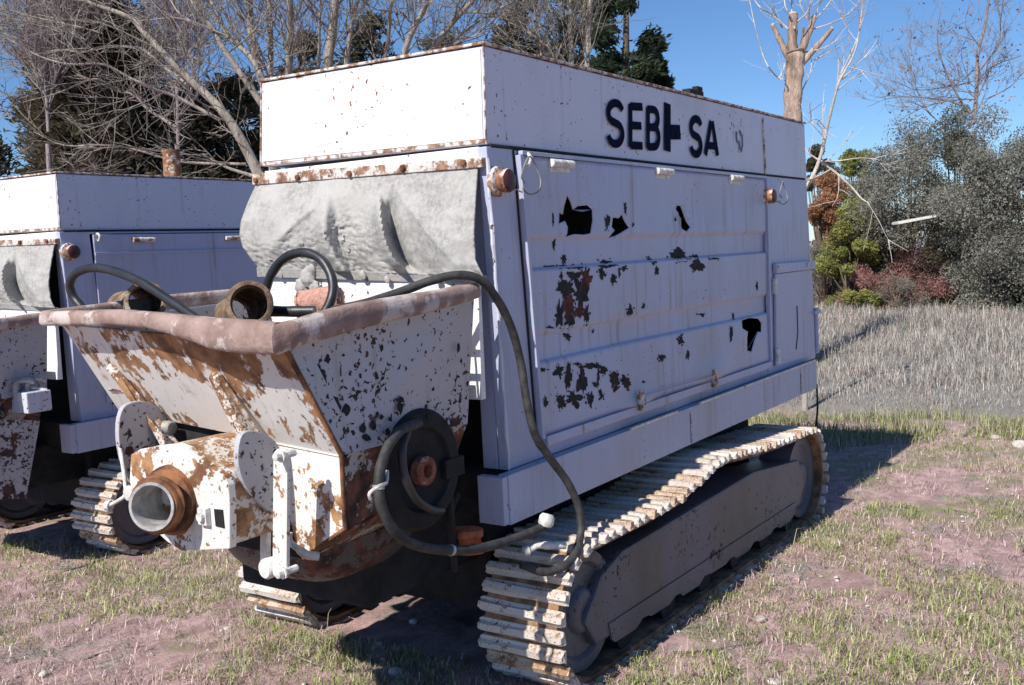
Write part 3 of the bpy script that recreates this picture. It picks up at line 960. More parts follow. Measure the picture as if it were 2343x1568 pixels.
def make_hopper():
    FRt, FLt = np.array([-1.085, 0.016, 1.215]), np.array([-1.085, 1.165, 1.275])
    FRc, FLc = np.array([-0.895, -0.001, 0.845]), np.array([-0.895, 1.15, 0.93])
    RRt, RRc = np.array([-0.143, 0.010, 1.30]), np.array([-0.160, 0.060, 0.82])
    LRt, LRc = np.array([-0.13, 1.19, 1.31]), np.array([-0.16, 1.13, 0.82])
    FR1, FR2 = np.array([-0.900, 0.000, 0.612]), np.array([-0.900, 0.198, 0.492])
    FL1, FL2 = np.array([-0.900, 1.14, 0.64]), np.array([-0.900, 0.95, 0.49])
    RR1, RR2 = np.array([-0.19, 0.14, 0.62]), np.array([-0.20, 0.26, 0.47])
    # front: upper slope, lower apron
    b = MB()
    plate(b, [FRt, FLt, FLc, FRc], -0.010)
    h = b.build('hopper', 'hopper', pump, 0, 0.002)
    b = MB()
    plate(b, [FRc + (-0.001, 0, -0.002), np.array([-0.896, 0.30, 0.862]), np.array([-0.90, 0.215, 0.50]), FR2, FR1], -0.012)
    b.build('front_apron', 'outlet', h, 0, 0.002)
    b = MB()
    b.tube([FRc + (-0.003, 0, 0), np.array([-0.899, 0.30, 0.867])], 0.003, 6)
    b.build('weld_bead', 'outlet', h)
    b = MB()
    plate(b, [np.array([-0.86, 0.29, 0.87]), np.array([-0.86, 1.13, 0.92]), np.array([-0.86, 0.98, 0.47]), np.array([-0.86, 0.22, 0.47])], -0.01)
    b.build('recess_shade_plate', 'dark', h)  # near-black sheet painted as the shade in the recess
    # right side: upper plate and rusty lower plate
    b = MB()
    plate(b, [FRt + (0.012, 0, 0), FRc + (0.012, 0, 0), RRc, RRt], 0.010)
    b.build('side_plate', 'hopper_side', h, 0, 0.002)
    b = MB()
    plate(b, [FRc + (0.012, 0.004, -0.004), FR1 + (0.012, 0, 0), RR1, RRc + (0, 0.004, -0.004)], 0.010)
    b.build('lower_plate', 'hopper_low', h, 0, 0.002)
    b = MB()
    plate(b, [FR1 + (0.012, 0.003, -0.003), FR2 + (0.012, 0, 0), RR2, RR1 + (0, 0.003, -0.003)], 0.010)
    b.build('lower_plate', 'hopper_low', h, 0, 0.002)
    b = MB()                                               # rusty bead along the front corner
    b.tube([FRt + (0.004, -0.002, 0), FRc + (0.004, -0.004, 0), FR1 + (0.004, -0.004, 0), FR2 + (0.004, -0.004, -0.004)], 0.008, 8)
    b.build('corner_bead', 'rust', h, 50)
    b = MB()
    b.tube([FRc + (0.02, -0.004, 0.0), RRc + (0, -0.004, 0)], 0.006, 6)
    b.build('weld_bead', 'hopper_low', h)
    # left side, back, trough
    b = MB()
    plate(b, [FLt + (0.012, 0, 0), LRt, LRc, FLc + (0.012, 0, 0)], 0.010)
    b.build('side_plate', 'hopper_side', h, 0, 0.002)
    b = MB()
    plate(b, [FLc + (0.012, 0, -0.004), LRc + (0, 0, -0.004), np.array([-0.2, 0.95, 0.47]), FL2 + (0.012, 0, 0), FL1 + (0.012, 0, 0)], 0.010)
    b.build('lower_plate', 'hopper_low', h, 0, 0.002)
    b = MB()
    b.hexa([(-0.09, 0.03, 0.9), (-0.06, 0.03, 0.9), (-0.06, 1.21, 0.9), (-0.09, 1.21, 0.9), (-0.075, 0.03, 1.352), (-0.055, 0.03, 1.352), (-0.055, 1.21, 1.40), (-0.075, 1.21, 1.40)])
    b.build('back_plate', 'front_sunlit', h, 0, 0.003)
    b = MB()
    vs, fs = [], []                                        # rounded belly
    nu_, nv_ = 24, 9
    for j in range(nv_):
        ph = (j / (nv_ - 1)) * math.pi / 2
        for i in range(nu_):
            th = 2 * math.pi * i / nu_
            ex = lambda c: math.copysign(abs(c) ** 0.6, c)
            vs.append((-0.50 + 0.30 * ex(math.cos(th)) * math.cos(ph) ** 0.6, 0.53 + 0.34 * ex(math.sin(th)) * math.cos(ph) ** 0.6, 0.487 - 0.20 * math.sin(ph)))
    fs = [(j * nu_ + i, j * nu_ + (i + 1) % nu_, (j + 1) * nu_ + (i + 1) % nu_, (j + 1) * nu_ + i) for j in range(nv_ - 1) for i in range(nu_)]
    b.add(vs, fs).build('belly', 'belly', h, 40)
    # coarse grate that the loose parts lie on
    b = MB()
    for k in range(9):
        x = -1.0 + 0.1 * k
        b.box(x - 0.006, x + 0.006, 0.03, 1.17, 1.180, 1.200)
    for k in range(10):
        y = 0.06 + 0.12 * k
        b.box(-1.03, -0.12, y - 0.005, y + 0.005, 1.165, 1.179)
    b.build('grate', 'rust', h)
    b = MB()
    b.add([(-0.95, 0.05, 1.02), (-0.16, 0.06, 1.02), (-0.16, 1.12, 1.02), (-0.95, 1.12, 1.02)], [(0, 1, 2, 3)])
    b.build('cement_residue', 'hopper_low', h, 0, 0, 0.01)

    # thick rolled rim, sagging and dented towards the near corner
    fr = [(126, 712, 746), (200, 710, 746), (269, 709, 746), (336, 714, 751), (369, 716, 758), (436, 723, 779), (503, 729, 801), (577, 733, 809), (628, 738, 810)]
    sec = []                                               # centre, height, outward direction
    for x, yu, yl in fr:
        a, c = at(x, yu, 'X', -1.125), at(x, yl, 'X', -1.125)
        sec.append(((a + c) / 2, float(a[2] - c[2]), np.array([-1.0, 0, 0]), 0.056))
    c = sec[-1]
    cr = at(655, 780, 'Y', -0.010)
    sec.append((np.array([-1.118, -0.008, c[0][2] - 0.002]), c[1] * 0.97, np.array([-0.75, -0.66, 0]), 0.060))
    for x, yu, yl in ((690, 726, 790), (790, 698, 762), (900, 678, 733), (1000, 662, 709), (1088, 647, 684)):
        a, c = at(x, yu, 'Y', -0.018), at(x, yl, 'Y', -0.018)
        sec.append(((a + c) / 2, float(a[2] - c[2]) * 0.95, np.array([0, -1.0, 0]), 0.054))
    fl = sec[0]
    pre = [(np.array([-0.10, 1.215, 1.335]), 0.055, np.array([0, 1.0, 0]), 0.05), (np.array([-0.6, 1.215, 1.325]), 0.055, np.array([0, 1.0, 0]), 0.05),
           (np.array([-1.06, 1.215, fl[0][2] + 0.002]), 0.056, np.array([-0.3, 0.9, 0]), 0.052), (np.array([-1.113, 1.20, fl[0][2]]), 0.056, np.array([-0.8, 0.5, 0]), 0.052)]
    fl_y = sec[0][0][1]
    sec = pre + [s for s in sec if s[0][1] < 1.19]
    sub = 5
    P = smooth_path([s[0] for s in sec], sub)
    Hh = [float(x[0]) for x in smooth_path([np.array([s[1], 0, 0]) for s in sec], sub)]
    O = smooth_path([s[2] for s in sec], sub)
    Ww = [float(x[0]) for x in smooth_path([np.array([s[3], 0, 0]) for s in sec], sub)]
    prof = [(-0.5, -0.32), (-0.5, 0.32), (-0.36, 0.5), (0.2, 0.5), (0.40, 0.36), (0.5, 0.1), (0.5, -0.25), (0.40, -0.42), (0.22, -0.5), (-0.36, -0.5)]
    m_ = len(prof)
    vs, fs = [], []
    for k, p in enumerate(P):
        o = O[k] / np.linalg.norm(O[k])
        dent = 0.006 * math.sin(k * 0.55) + 0.004 * math.sin(k * 1.3 + 1)
        for a, c in prof:
            nz = 0.0025 * noise.noise(Vector((p[0] * 30 + a * 4, p[1] * 30, c * 5)))
            vs.append(p + o * (a * Ww[k] + nz + dent * 0.4) + np.array([0, 0, c * Hh[k] + nz]))
    for k in range(len(P) - 1):
        for j in range(m_):
            q = (j + 1) % m_
            fs.append((k * m_ + j, k * m_ + q, (k + 1) * m_ + q, (k + 1) * m_ + j))
    fs += [tuple(range(m_)), tuple(range((len(P) - 1) * m_, len(P) * m_))]
    MB().add(vs, fs).build('rim', 'rim', h, 55)

    # stiffening fins on the front slope
    for top, bot, wd in (((-1.03, 0.375, 1.11), (-0.905, 0.262, 0.862), 0.105), ((-1.005, 0.985, 1.12), (-0.90, 0.79, 0.885), 0.075)):
        top, bot = np.array(top), np.array(bot)
        out = np.array([-0.89, 0.0, -0.457])
        q = [top + out * 0.003 + (0, 0, 0.012), top + out * 0.022, bot * 0.5 + top * 0.5 + out * wd * 0.62, bot + out * wd + (0, 0, 0.02), bot + out * wd * 0.95 + (0, 0, -0.06), bot + out * 0.002 + (0, 0, -0.05)]
        b = MB()
        b.prism(q, (0, wd * 0.36, 0.0))
        b.build('fin', 'housing', h, 0, 0.003)
    # hinge ears, set edge-on
    earR = [(550, 1003), (572, 986), (612, 996), (640, 1025), (650, 1070), (648, 1130), (632, 1172), (604, 1162), (566, 1120), (545, 1062)]
    b = MB()
    b.prism(closed([at(x, y, 'Y', 0.225) for x, y in earR]), (0, 0.022, 0))
    b.build('hinge_ear', 'hopper_side', h, 0, 0.003)
    earL = [(274, 955), (290, 926), (330, 918), (368, 934), (388, 968), (390, 1020), (372, 1062), (330, 1088), (298, 1104), (282, 1060), (272, 1005)]
    b = MB()
    b.prism(closed([at(x, y, 'Y', 0.855) for x, y in earL]), (0, 0.022, 0))
    b.build('hinge_ear', 'hopper_side', h, 0, 0.003)
    b = MB()                                               # pin of the far ear
    p = at(372, 978, 'Y', 0.86)
    b.lathe(p, (0, -1, 0), [(0, 0), (0, 0.026), (0.05, 0.026), (0.055, 0.02), (0.055, 0)], 14)
    b.build('hinge_pin', 'steel', h, 40)
    # peeled patches on the near side plate
    rr = random.Random(5)
    for cx, cy, rx, ry in ((350, 180, 32, 40), (395, 245, 38, 58), (430, 110, 20, 30), (490, 430, 28, 78), (560, 455, 36, 40), (925, 385, 26, 26), (930, 440, 22, 40), (320, 300, 12, 14), (520, 190, 5, 40), (655, 220, 8, 20),
                           (860, 515, 14, 18), (800, 500, 14, 16), (1010, 110, 5, 10), (770, 480, 10, 18), (600, 610, 16, 22), (670, 580, 20, 30), (740, 560, 18, 34), (700, 640, 30, 24), (560, 560, 10, 22), (540, 80, 12, 10),
                           (800, 30, 12, 26), (1320, 30, 10, 30), (1340, 120, 8, 18), (1130, 500, 20, 22), (1240, 530, 10, 30), (1150, 310, 10, 14), (840, 600, 18, 26), (640, 330, 20, 10)):
        n = 11; pts = []
        for i in range(n):
            a = 2 * math.pi * i / n
            r = 1 + 0.35 * (rr.random() * 2 - 1)
            X, Y = 604.85 + 0.33562 * (cx + rx * r * math.cos(a)), 786.3 + 0.33562 * (cy + ry * r * math.sin(a))
            # meet the slanted side plate
            n0 = np.cross(FRc - FRt, RRt - FRt); n0 /= np.linalg.norm(n0)
            if n0[1] > 0: n0 = -n0
            o = FRt + (0.012, 0, 0) + n0 * 0.0025
            d = ray(X, Y)
            pts.append(CAM + d * (((o - CAM) @ n0) / (d @ n0)))
        MB().add(pts, [tuple(range(n))]).build('peeled_patch', 'patch_black', h, 0, 0, 0, False)
    return h


hopper = make_hopper()


def make_outlet():
    fl = [(299, 1040), (320, 1028), (356, 1021), (403, 1016), (426, 1025), (477, 1068), (512, 1088), (521, 1110), (525, 1150), (525, 1256), (416, 1261), (382, 1240), (345, 1205), (308, 1150), (296, 1100)]
    q = [at(x, y, 'X', -1.15) for x, y in fl]
    cen = sum(q) / len(q)
    b = MB()
    b.prism([cen + (p - cen) * np.array([1, 0.965, 0.965]) + (0.029, 0, 0) for p in q], (0.235, 0, 0))
    o = b.build('outlet_housing', 'housing', pump, 0, 0.004)
    b = MB()
    b.prism(q, (0.028, 0, 0))
    b.build('flange', 'outlet', o, 0, 0.004)
    # outlet pipe with collar and clamp ring
    r0 = at(398, 1143, 'X', -1.151)
    f0 = at(348, 1159, 'X', -1.27)
    ax = f0 - r0; L = float(np.linalg.norm(ax)); ax = ax / L
    b = MB()
    b.lathe(r0, ax, [(p_, q_ * 1.20) for p_, q_ in [(-0.01, 0.060), (-0.01, 0.096), (0.008, 0.096), (0.016, 0.090), (L * 0.5, 0.082), (L * 0.55, 0.066), (L * 0.70, 0.064), (L * 0.74, 0.076), (L * 0.80, 0.078), (L * 0.86, 0.072),
                     (L * 0.92, 0.072), (L * 0.98, 0.068), (L, 0.062), (L, 0.055), (L * 0.3, 0.053), (-0.10, 0.053), (-0.10, 0.0)]], 40)
    b.build('outlet_pipe', 'rust', o, 35)
    b = MB()
    b.lathe(r0, ax, [(p_, q_ * 1.20) for p_, q_ in [(L + 0.002, 0.0635), (L + 0.004, 0.058), (L - 0.004, 0.0545), (-0.06, 0.0520), (-0.06, 0.050), (L - 0.004, 0.0525), (L + 0.006, 0.056), (L + 0.006, 0.0635), (L + 0.002, 0.0635)]], 40)
    b.build('pipe_lining', 'steel', o, 35)
    # square nut, empty bolt hole, round boss
    p = at(471, 1180, 'X', -1.152)
    b = MB()
    b.hexa([p + (-0.016, -0.020, -0.026), p + (0, -0.022, -0.028), p + (0, 0.022, -0.028), p + (-0.016, 0.020, -0.026), p + (-0.016, -0.020, 0.026), p + (0, -0.022, 0.028), p + (0, 0.022, 0.028), p + (-0.016, 0.020, 0.026)])
    b.lathe(p + (-0.016, 0, 0), (-1, 0, 0), [(0, 0.015), (0.012, 0.014), (0.012, 0)], 10)
    b.build('nut', 'pale_metal', o, 0, 0.003)
    p = at(501, 1187, 'X', -1.153)
    b = MB()
    b.prism([p + (0, -0.022, -0.028), p + (0, 0.020, -0.026), p + (0, 0.022, 0.028), p + (0, -0.020, 0.030)], (0.004, 0, 0))
    b.build('bolt_slot', 'tyre', o)
    p = at(298, 1128, 'X', -1.152)
    b = MB()
    b.lathe(p, (-1, 0, 0), [(0, 0.026), (0.010, 0.026), (0.014, 0.020), (0.014, 0)], 18)
    b.build('boss', 'pale_metal', o, 40)
    # bent latch rod down the left edge
    b = MB()
    b.tube(smooth_path([at(276, 955, 'X', -1.06), at(272, 1000, 'X', -1.08), at(278, 1045, 'X', -1.10), at(285, 1095, 'X', -1.12), at(287, 1130, 'X', -1.14), at(275, 1143, 'X', -1.15), at(252, 1156, 'X', -1.16)], 5), 0.007, 8)
    b.lathe(at(249, 1157, 'X', -1.16), (0.3, -1, 0), [(-0.008, 0.006), (-0.008, 0.018), (0.008, 0.018), (0.008, 0.006), (-0.008, 0.006)], 14)
    b.build('latch_rod', 'pale_metal', o, 50)
    # twin link bars with pins
    def rounded(px, y0, y1, w, X):
        pts = []
        for a in np.linspace(180, 360, 7):
            pts.append((px + w * math.cos(math.radians(a)), y0 + w * math.sin(math.radians(a))))
        for a in np.linspace(0, 180, 7):
            pts.append((px - 2 + w * math.cos(math.radians(a)), y1 + w * math.sin(math.radians(a))))
        return [at(x, y, 'X', X) for x, y in pts]
    b = MB(); b.prism(rounded(641, 1042, 1308, 16, -1.06), (0.014, 0, 0))
    l1 = b.build('link_bar', 'outlet', o, 0, 0.002)
    b = MB(); b.prism(rounded(605, 1150, 1300, 9, -0.985), (0.014, 0, 0))
    b.build('link_bar', 'pale_metal', o, 0, 0.002)
    for px, py, r in ((645, 1043, 0.016), (650, 1310, 0.016)):
        p = at(px, py, 'X', -1.075)
        b = MB()
        b.lathe(p, (-1, 0, 0), [(-0.05, 0), (-0.05, 0.012), (0, 0.012), (0, r + 0.004), (0.008, r + 0.004), (0.008, r * 0.75), (0.028, r * 0.75), (0.030, r * 0.5), (0.030, 0)], 8)
        b.build('pin', 'pale_metal', o, 40)
    p = at(620, 1298, 'X', -1.03)
    b = MB()
    b.lathe(p, (-1, 0.1, 0), [(-0.05, 0), (-0.05, 0.030), (0.02, 0.034), (0.028, 0.028), (0.028, 0)], 18)
    b.build('link_foot', 'pale_metal', o, 40)
    p = at(664, 1240, 'X', -0.99)                          # elbow fitting beside the link
    b = MB()
    b.tube(smooth_path([p + (0, 0, 0.03), p + (0, 0, 0), p + (0.02, -0.02, -0.03), p + (0.04, -0.03, -0.05), p + (0.07, -0.05, -0.06)], 4), [0.010] * 8 + [0.014] * 9, 10)
    b.build('elbow_fitting', 'steel', o, 50)
    return o


outlet = make_outlet()


# ---- drive wheel on the hopper side, coupling below
def make_wheel():
    c = at(965, 1075, 'Y', 0.01)
    c[1] = 0.06
    b = MB()
    b.lathe(c, (0, -1, 0), [(0, 0), (0, 0.205), (0.02, 0.215), (0.045, 0.215), (0.06, 0.200), (0.062, 0.150), (0.045, 0.140), (0.040, 0.06), (0.06, 0.05), (0.06, 0)], 44)
    w = b.build('drive_wheel', 'tyre', pump, 40)
    b = MB()
    hc = c + (-0.01, -0.05, 0)
    b.lathe(hc, (0, -1, 0), [(0, 0.052), (0.03, 0.052), (0.036, 0.046), (0.036, 0.024), (0.010, 0.022), (0.010, 0)], 26)
    b.build('hub', 'hub_rust', w, 40)
    b = MB()                                               # bracket beside the wheel
    p = at(1040, 1070, 'Y', -0.01)
    b.box(p[0] - 0.05, p[0] + 0.06, -0.01, 0.02, p[2] - 0.035, p[2] + 0.035)
    b.box(p[0] - 0.02, p[0] + 0.0, 0.0, 0.02, 0.30, p[2] - 0.035)
    b.build('wheel_bracket', 'tyre', w, 0, 0.005)
    p = at(1066, 1250, 'Y', 0.02)
    b = MB()
    b.lathe(p + (0, 0, -0.02), (0.1, 0, 1), [(0, 0), (0, 0.070), (0.025, 0.074), (0.035, 0.055), (0.055, 0.055), (0.060, 0.064), (0.085, 0.062), (0.09, 0.03), (0.09, 0)], 26)
    b.build('coupling', 'orange', w, 40)
    b = MB()
    b.tube(smooth_path([at(1045, 1130, 'Y', 0.05), at(1032, 1160, 'Y', 0.04), at(1030, 1200, 'Y', 0.03), at(1040, 1245, 'Y', 0.03)], 4), 0.016, 10)
    b.build('feed_pipe', 'tyre', w, 50)
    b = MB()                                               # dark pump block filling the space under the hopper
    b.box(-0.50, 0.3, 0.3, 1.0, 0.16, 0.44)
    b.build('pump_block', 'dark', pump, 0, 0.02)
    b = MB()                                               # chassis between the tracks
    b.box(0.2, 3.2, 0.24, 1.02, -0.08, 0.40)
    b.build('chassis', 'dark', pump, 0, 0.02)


make_wheel()


# ---- crawler tracks
def track_path(dz, X0=0.0):
    pts = []
    cf, rf = (0.305, -0.035 + dz), 0.282
    cb, rb = (3.09, -0.075 + dz), 0.292
    for a in np.linspace(-95, -268, 26):                   # round the front idler, from bottom to top
        pts.append((cf[0] + rf * math.cos(math.radians(a)), cf[1] + rf * math.sin(math.radians(a))))
    for x, z in ((0.5, 0.243), (0.8, 0.236), (1.15, 0.240), (1.38, 0.280), (1.60, 0.318), (1.76, 0.318), (1.95, 0.295), (2.3, 0.262), (2.65, 0.240), (2.95, 0.225)):
        pts.append((x, z + dz))
    for a in np.linspace(86, -90, 22):
        pts.append((cb[0] + rb * math.cos(math.radians(a)), cb[1] + rb * math.sin(math.radians(a))))
    pts.append((2.0, -0.345 + dz)); pts.append((1.0, -0.328 + dz))
    return pts


def make_track(parent, y0, y1, dz, name, shoe_mesh=[None]):
    pts = [np.array(p) for p in track_path(dz)]
    pts.append(pts[0])
    seg = [np.linalg.norm(pts[i + 1] - pts[i]) for i in range(len(pts) - 1)]
    tot = sum(seg)
    # inner chain band
    b = MB()
    n = len(pts) - 1
    vs = []
    ym = (y0 + y1) / 2
    for i in range(n):
        t = pts[(i + 1) % n] - pts[i - 1]; t /= np.linalg.norm(t)
        nn = np.array([-t[1], t[0]])                        # points outwards for this winding
        for d in (0.009, -0.024):
            q = pts[i] + nn * d
            for y in (y0 + 0.03, y1 - 0.03):
                vs.append((q[0], y, q[1]))
    fs = []
    for i in range(n):
        j = (i + 1) % n
        a, c = 4 * i, 4 * j
        fs += [(a, a + 1, c + 1, c), (a + 2, c + 2, c + 3, a + 3), (a, c, c + 2, a + 2), (a + 1, a + 3, c + 3, c + 1)]
    tr = b.add(vs, fs).build(name, 'belt', parent, 40)
    # shoes
    W = y1 - y0
    cnt = 98
    pitch = tot / cnt
    if shoe_mesh[0] is None:
        prof = [(-0.40, -0.002), (0.38, -0.002), (0.38, 0.012), (0.20, 0.016), (0.14, 0.034), (-0.20, 0.035), (-0.28, 0.018), (-0.40, 0.012)]
        variants = []
        for k in range(5):
            rr = random.Random(40 + k)
            b = MB()
            m_ = len(prof)
            ys = [-W / 2, -W * 0.47, -W * 0.2, W * 0.15, W * 0.47, W / 2]
            vs = []
            for y in ys:
                edge = 1.0 if abs(y) < W * 0.48 else 0.86
                for a, h in prof:
                    jx, jh = (rr.random() - 0.5) * 0.006, (rr.random() - 0.5) * 0.004
                    vs.append((a * pitch * edge + jx, y + (rr.random() - 0.5) * 0.008, h * (0.9 if edge < 1 else 1) + jh))
            fs = [(i * m_ + j, i * m_ + (j + 1) % m_, (i + 1) * m_ + (j + 1) % m_, (i + 1) * m_ + j) for i in range(len(ys) - 1) for j in range(m_)]
            fs += [tuple(range(m_ - 1, -1, -1)), tuple(range((len(ys) - 1) * m_, len(ys) * m_))]
            ob = b.add(vs, fs).build('shoe', 'shoe_tan' if k in (1, 3) else 'shoe')
            variants.append(ob.data)
            bpy.data.objects.remove(ob)
        shoe_mesh[0] = variants
    acc, i = 0.0, 0
    rr = random.Random(9)
    for k in range(cnt):
        s = (k + 0.5) * pitch
        while acc + seg[i] < s:
            acc += seg[i]; i += 1
        f = (s - acc) / seg[i]
        p = pts[i] + (pts[i + 1] - pts[i]) * f
        t = (pts[(i + 1) % n] - pts[i - 1] if f < 0.5 else pts[(i + 2) % n] - pts[i]); t = t / np.linalg.norm(t)
        nn = np.array([-t[1], t[0]])
        # winding: front going up -> outward normal is on the left of travel
        ob = bpy.data.objects.new('shoe', shoe_mesh[0][rr.randrange(5)])
        col.objects.link(ob)
        ob.parent = tr
        mw = Matrix.Identity(4)
        mw[0][0], mw[1][0], mw[2][0] = t[0], 0, t[1]
        mw[0][1], mw[1][1], mw[2][1] = 0, 1, 0
        mw[0][2], mw[1][2], mw[2][2] = nn[0], 0, nn[1]
        mw[0][3], mw[1][3], mw[2][3] = p[0] + rr.uniform(-0.002, 0.002), ym + rr.uniform(-0.006, 0.006), p[1]
        ob.matrix_local = mw @ Matrix.Rotation(rr.uniform(-0.05, 0.05), 4, 'Y') @ Matrix.Rotation(rr.uniform(-0.015, 0.015), 4, 'Z')
    # frame, idler, sprocket, rollers
    b = MB()
    ys0 = y0 + 0.055
    o = [(0.36, -0.20 + dz), (2.98, -0.235 + dz), (3.08, -0.12 + dz), (2.98, 0.06 + dz), (2.2, 0.150 + dz), (0.62, 0.135 + dz), (0.42, 0.08 + dz), (0.27, -0.07 + dz)]
    b.prism([(x, ys0, z) for x, z in o], (0, W * 0.55, 0))
    b.build('track_frame', 'frame', tr, 0, 0.015)
    b = MB()                                               # lower guard plate with a ragged, stepped edge
    up_, lo_ = [], []
    for k in range(8):
        x = 0.46 + 0.345 * k
        zc = -0.150 - 0.020 * x + dz
        up_.append((x, ys0 - 0.006, zc + 0.02))
        if k < 7:
            d_ = (0.078, 0.072, 0.08, 0.066, 0.078, 0.07, 0.075)[k]
            lo_ += [(x + 0.02, ys0 - 0.006, zc - 0.058), (x + 0.05, ys0 - 0.006, zc - d_), (x + 0.24, ys0 - 0.006, zc - d_ - 0.008), (x + 0.31, ys0 - 0.006, zc - 0.060)]
    b.prism(up_ + lo_[::-1], (0, 0.010, 0))
    b.build('roller_guard', 'frame', tr, 0, 0)
    for k in range(6):
        x = 0.62 + 0.43 * k
        b = MB()
        b.lathe((x, ys0 + 0.005, -0.222 - 0.020 * x + dz), (0, 1, 0), [(0, 0), (0, 0.075), (W * 0.7, 0.075), (W * 0.7, 0)], 18)
        b.build('roller', 'tyre', tr, 40)
    for cx, cz, r in ((0.305, -0.035 + dz, 0.25), (3.09, -0.075 + dz, 0.26)):
        b = MB()
        b.lathe((cx, y0 + 0.08, cz), (0, 1, 0), [(0, 0), (-0.01, 0.07), (0.0, 0.09), (0.02, 0.10), (0.02, r * 0.75), (0, r * 0.82), (0, r), (W * 0.5, r), (W * 0.5, 0)], 36)
        b.build('track_wheel', 'frame', tr, 40)
    return tr


track_r = make_track(pump, -0.225, 0.175, 0.0, 'crawler_track')
track_l = make_track(pump, 1.24, 1.64, 0.0, 'crawler_track')


# ---- second pump of the same kind, further left: copies of the parts the photo shows
T2 = np.array([0.36, 3.50, -0.030])
pump2 = thing('concrete_pump', 'white concrete pump behind on the left, cut by the frame, rusty exhaust stack on roof', 'concrete pump', 'concrete pumps parked side by side')
pump2.location = T2
pump2.scale = (1, 1, 0.94)                             # the same make with a slightly lower body
S2 = np.array([1, 1, 1 / 0.94])


def copy_tree(o, parent, skip=()):
    c = o.copy()
    col.objects.link(c)
    c.parent = parent
    for ch in list(o.children):
        if ch.name.split('.')[0] not in skip:
            copy_tree(ch, c, skip)
    return c


SKIP = ('letter', 'letter_remnant', 'roof_bracket', 'peeled_patch', 'torn_flap', 'service_door', 'outlet_housing', 'drive_wheel', 'hinge_ear', 'hinge_pin', 'fin', 'grate', 'cement_lump', 'wire_guard', 'edge_weld', 'skirt_ledge', 'drain_rod', 'tail_handle')
for ch in list(pump.children):
    if ch.name.split('.')[0] in SKIP:
        continue
    copy_tree(ch, pump2, SKIP)


def pump2_extras():
    b = MB()                                               # plain closed door of the second pump
    q = [(0.2, 0.70), (2.92, 0.70), (2.92, 1.84), (0.2, 1.84)]
    b.prism([(x, -0.016, z) for x, z in q], (0, 0.016, 0))
    d = b.build('service_door', 'door', pump2, 0, 0.004)
    b = MB()
    b.box(0.2, 2.92, -0.024, -0.017, 1.70, 1.72)
    b.build('door_edge', 'side', d, 0, 0.002)
    for x in (0.55, 1.3, 2.2):
        b = MB()
        b.lathe((x - 0.08, -0.03, 1.80), (1, 0, 0), [(0, 0), (0, 0.017), (0.16, 0.017), (0.16, 0)], 12)
        b.build('hinge', 'rust_paint', d, 40)
    # exhaust stack with a little rain cap stub
    top = (at(395, 398, 'Y', T2[1] + 0.12) - T2) * S2
    b = MB()
    o = (top[0], 0.12, A[2] - 0.02)
    r = 0.058
    b.lathe(o, (0, 0, 1), [(0, r), (0.02, r + 0.004), (0.22, r), (0.226, r + 0.004), (0.24, r + 0.003), (0.24, r - 0.008), (0.02, r - 0.008), (0.02, 0)], 24)
    ex = b.build('exhaust_stack', 'lamp', pump2, 40)
    b = MB()
    b.tube([np.array(o) + (0.02, 0, 0.23), np.array(o) + (0.02, 0, 0.275), np.array(o) + (-0.01, -0.01, 0.295)], 0.012, 8)
    b.build('cap_pivot', 'tyre', ex, 40)
    # oil tray with pipe elbows under the hopper
    b = MB()
    c0 = (at(60, 900, 'Y', 3.38) - T2) * S2
    x0, x1 = c0[0] - 0.0, float((at(116, 890, 'Y', 3.38) - T2)[0])
    z1 = 0.80 - T2[2] - 0.0
    z1 = float(c0[2]); y0 = 3.38 - T2[1]
    b.box(x0, x1, y0, y0 + 0.5, z1 - 0.13, z1)
    tr = b.build('oil_tray', 'white', pump2, 0, 0.006)
    b = MB()                                               # rusty lower side plate of the hopper
    b.prism([(at(x, y, 'Y', 3.44) - T2) * S2 for x, y in ((-160, 960), (92, 962), (60, 1140), (-160, 1150))], (0, 0.012, 0))
    b.build('lower_plate', 'hopper_side', pump2, 0, 0.002)
    for k, (px, py) in enumerate(((35, 878), (62, 874))):
        p = (at(px, py, 'Y', 3.50) - T2) * S2
        b = MB()
        b.tube(smooth_path([p + (0, 0, -0.09), p + (0, 0, -0.02), p + (0.012, -0.01, 0.012), p + (0.05, -0.03, 0.018), p + (0.09, -0.04, 0.0)], 4), 0.020, 12)
        b.build('pipe_elbow', 'steel', tr, 50)
    p = (at(105, 885, 'Y', 3.42) - T2) * S2
    b = MB()
    b.tube([p + (-0.06, 0.05, 0.0), p + (0, 0, -0.02), p + (0.01, 0, -0.07)], 0.010, 8)
    b.build('tap_lever', 'pale_metal', tr, 50)


pump2_extras()


# ------------------------------------------------------------------ loose things on the pump
def hose(pts, r, mat, label, sub=7, n=14):
    P = smooth_path([at(*p) if len(p) == 4 else np.array(p) for p in pts], sub)
    k = len(P)
    rs = [r * (1 + 0.03 * math.sin(i * 0.9)) for i in range(k)]
    b = MB()
    b.tube(P, rs, n)
    o = b.build('rubber_hose', mat, None, 50)
    return tag(o, label, 'hose', 'black rubber hoses'), P


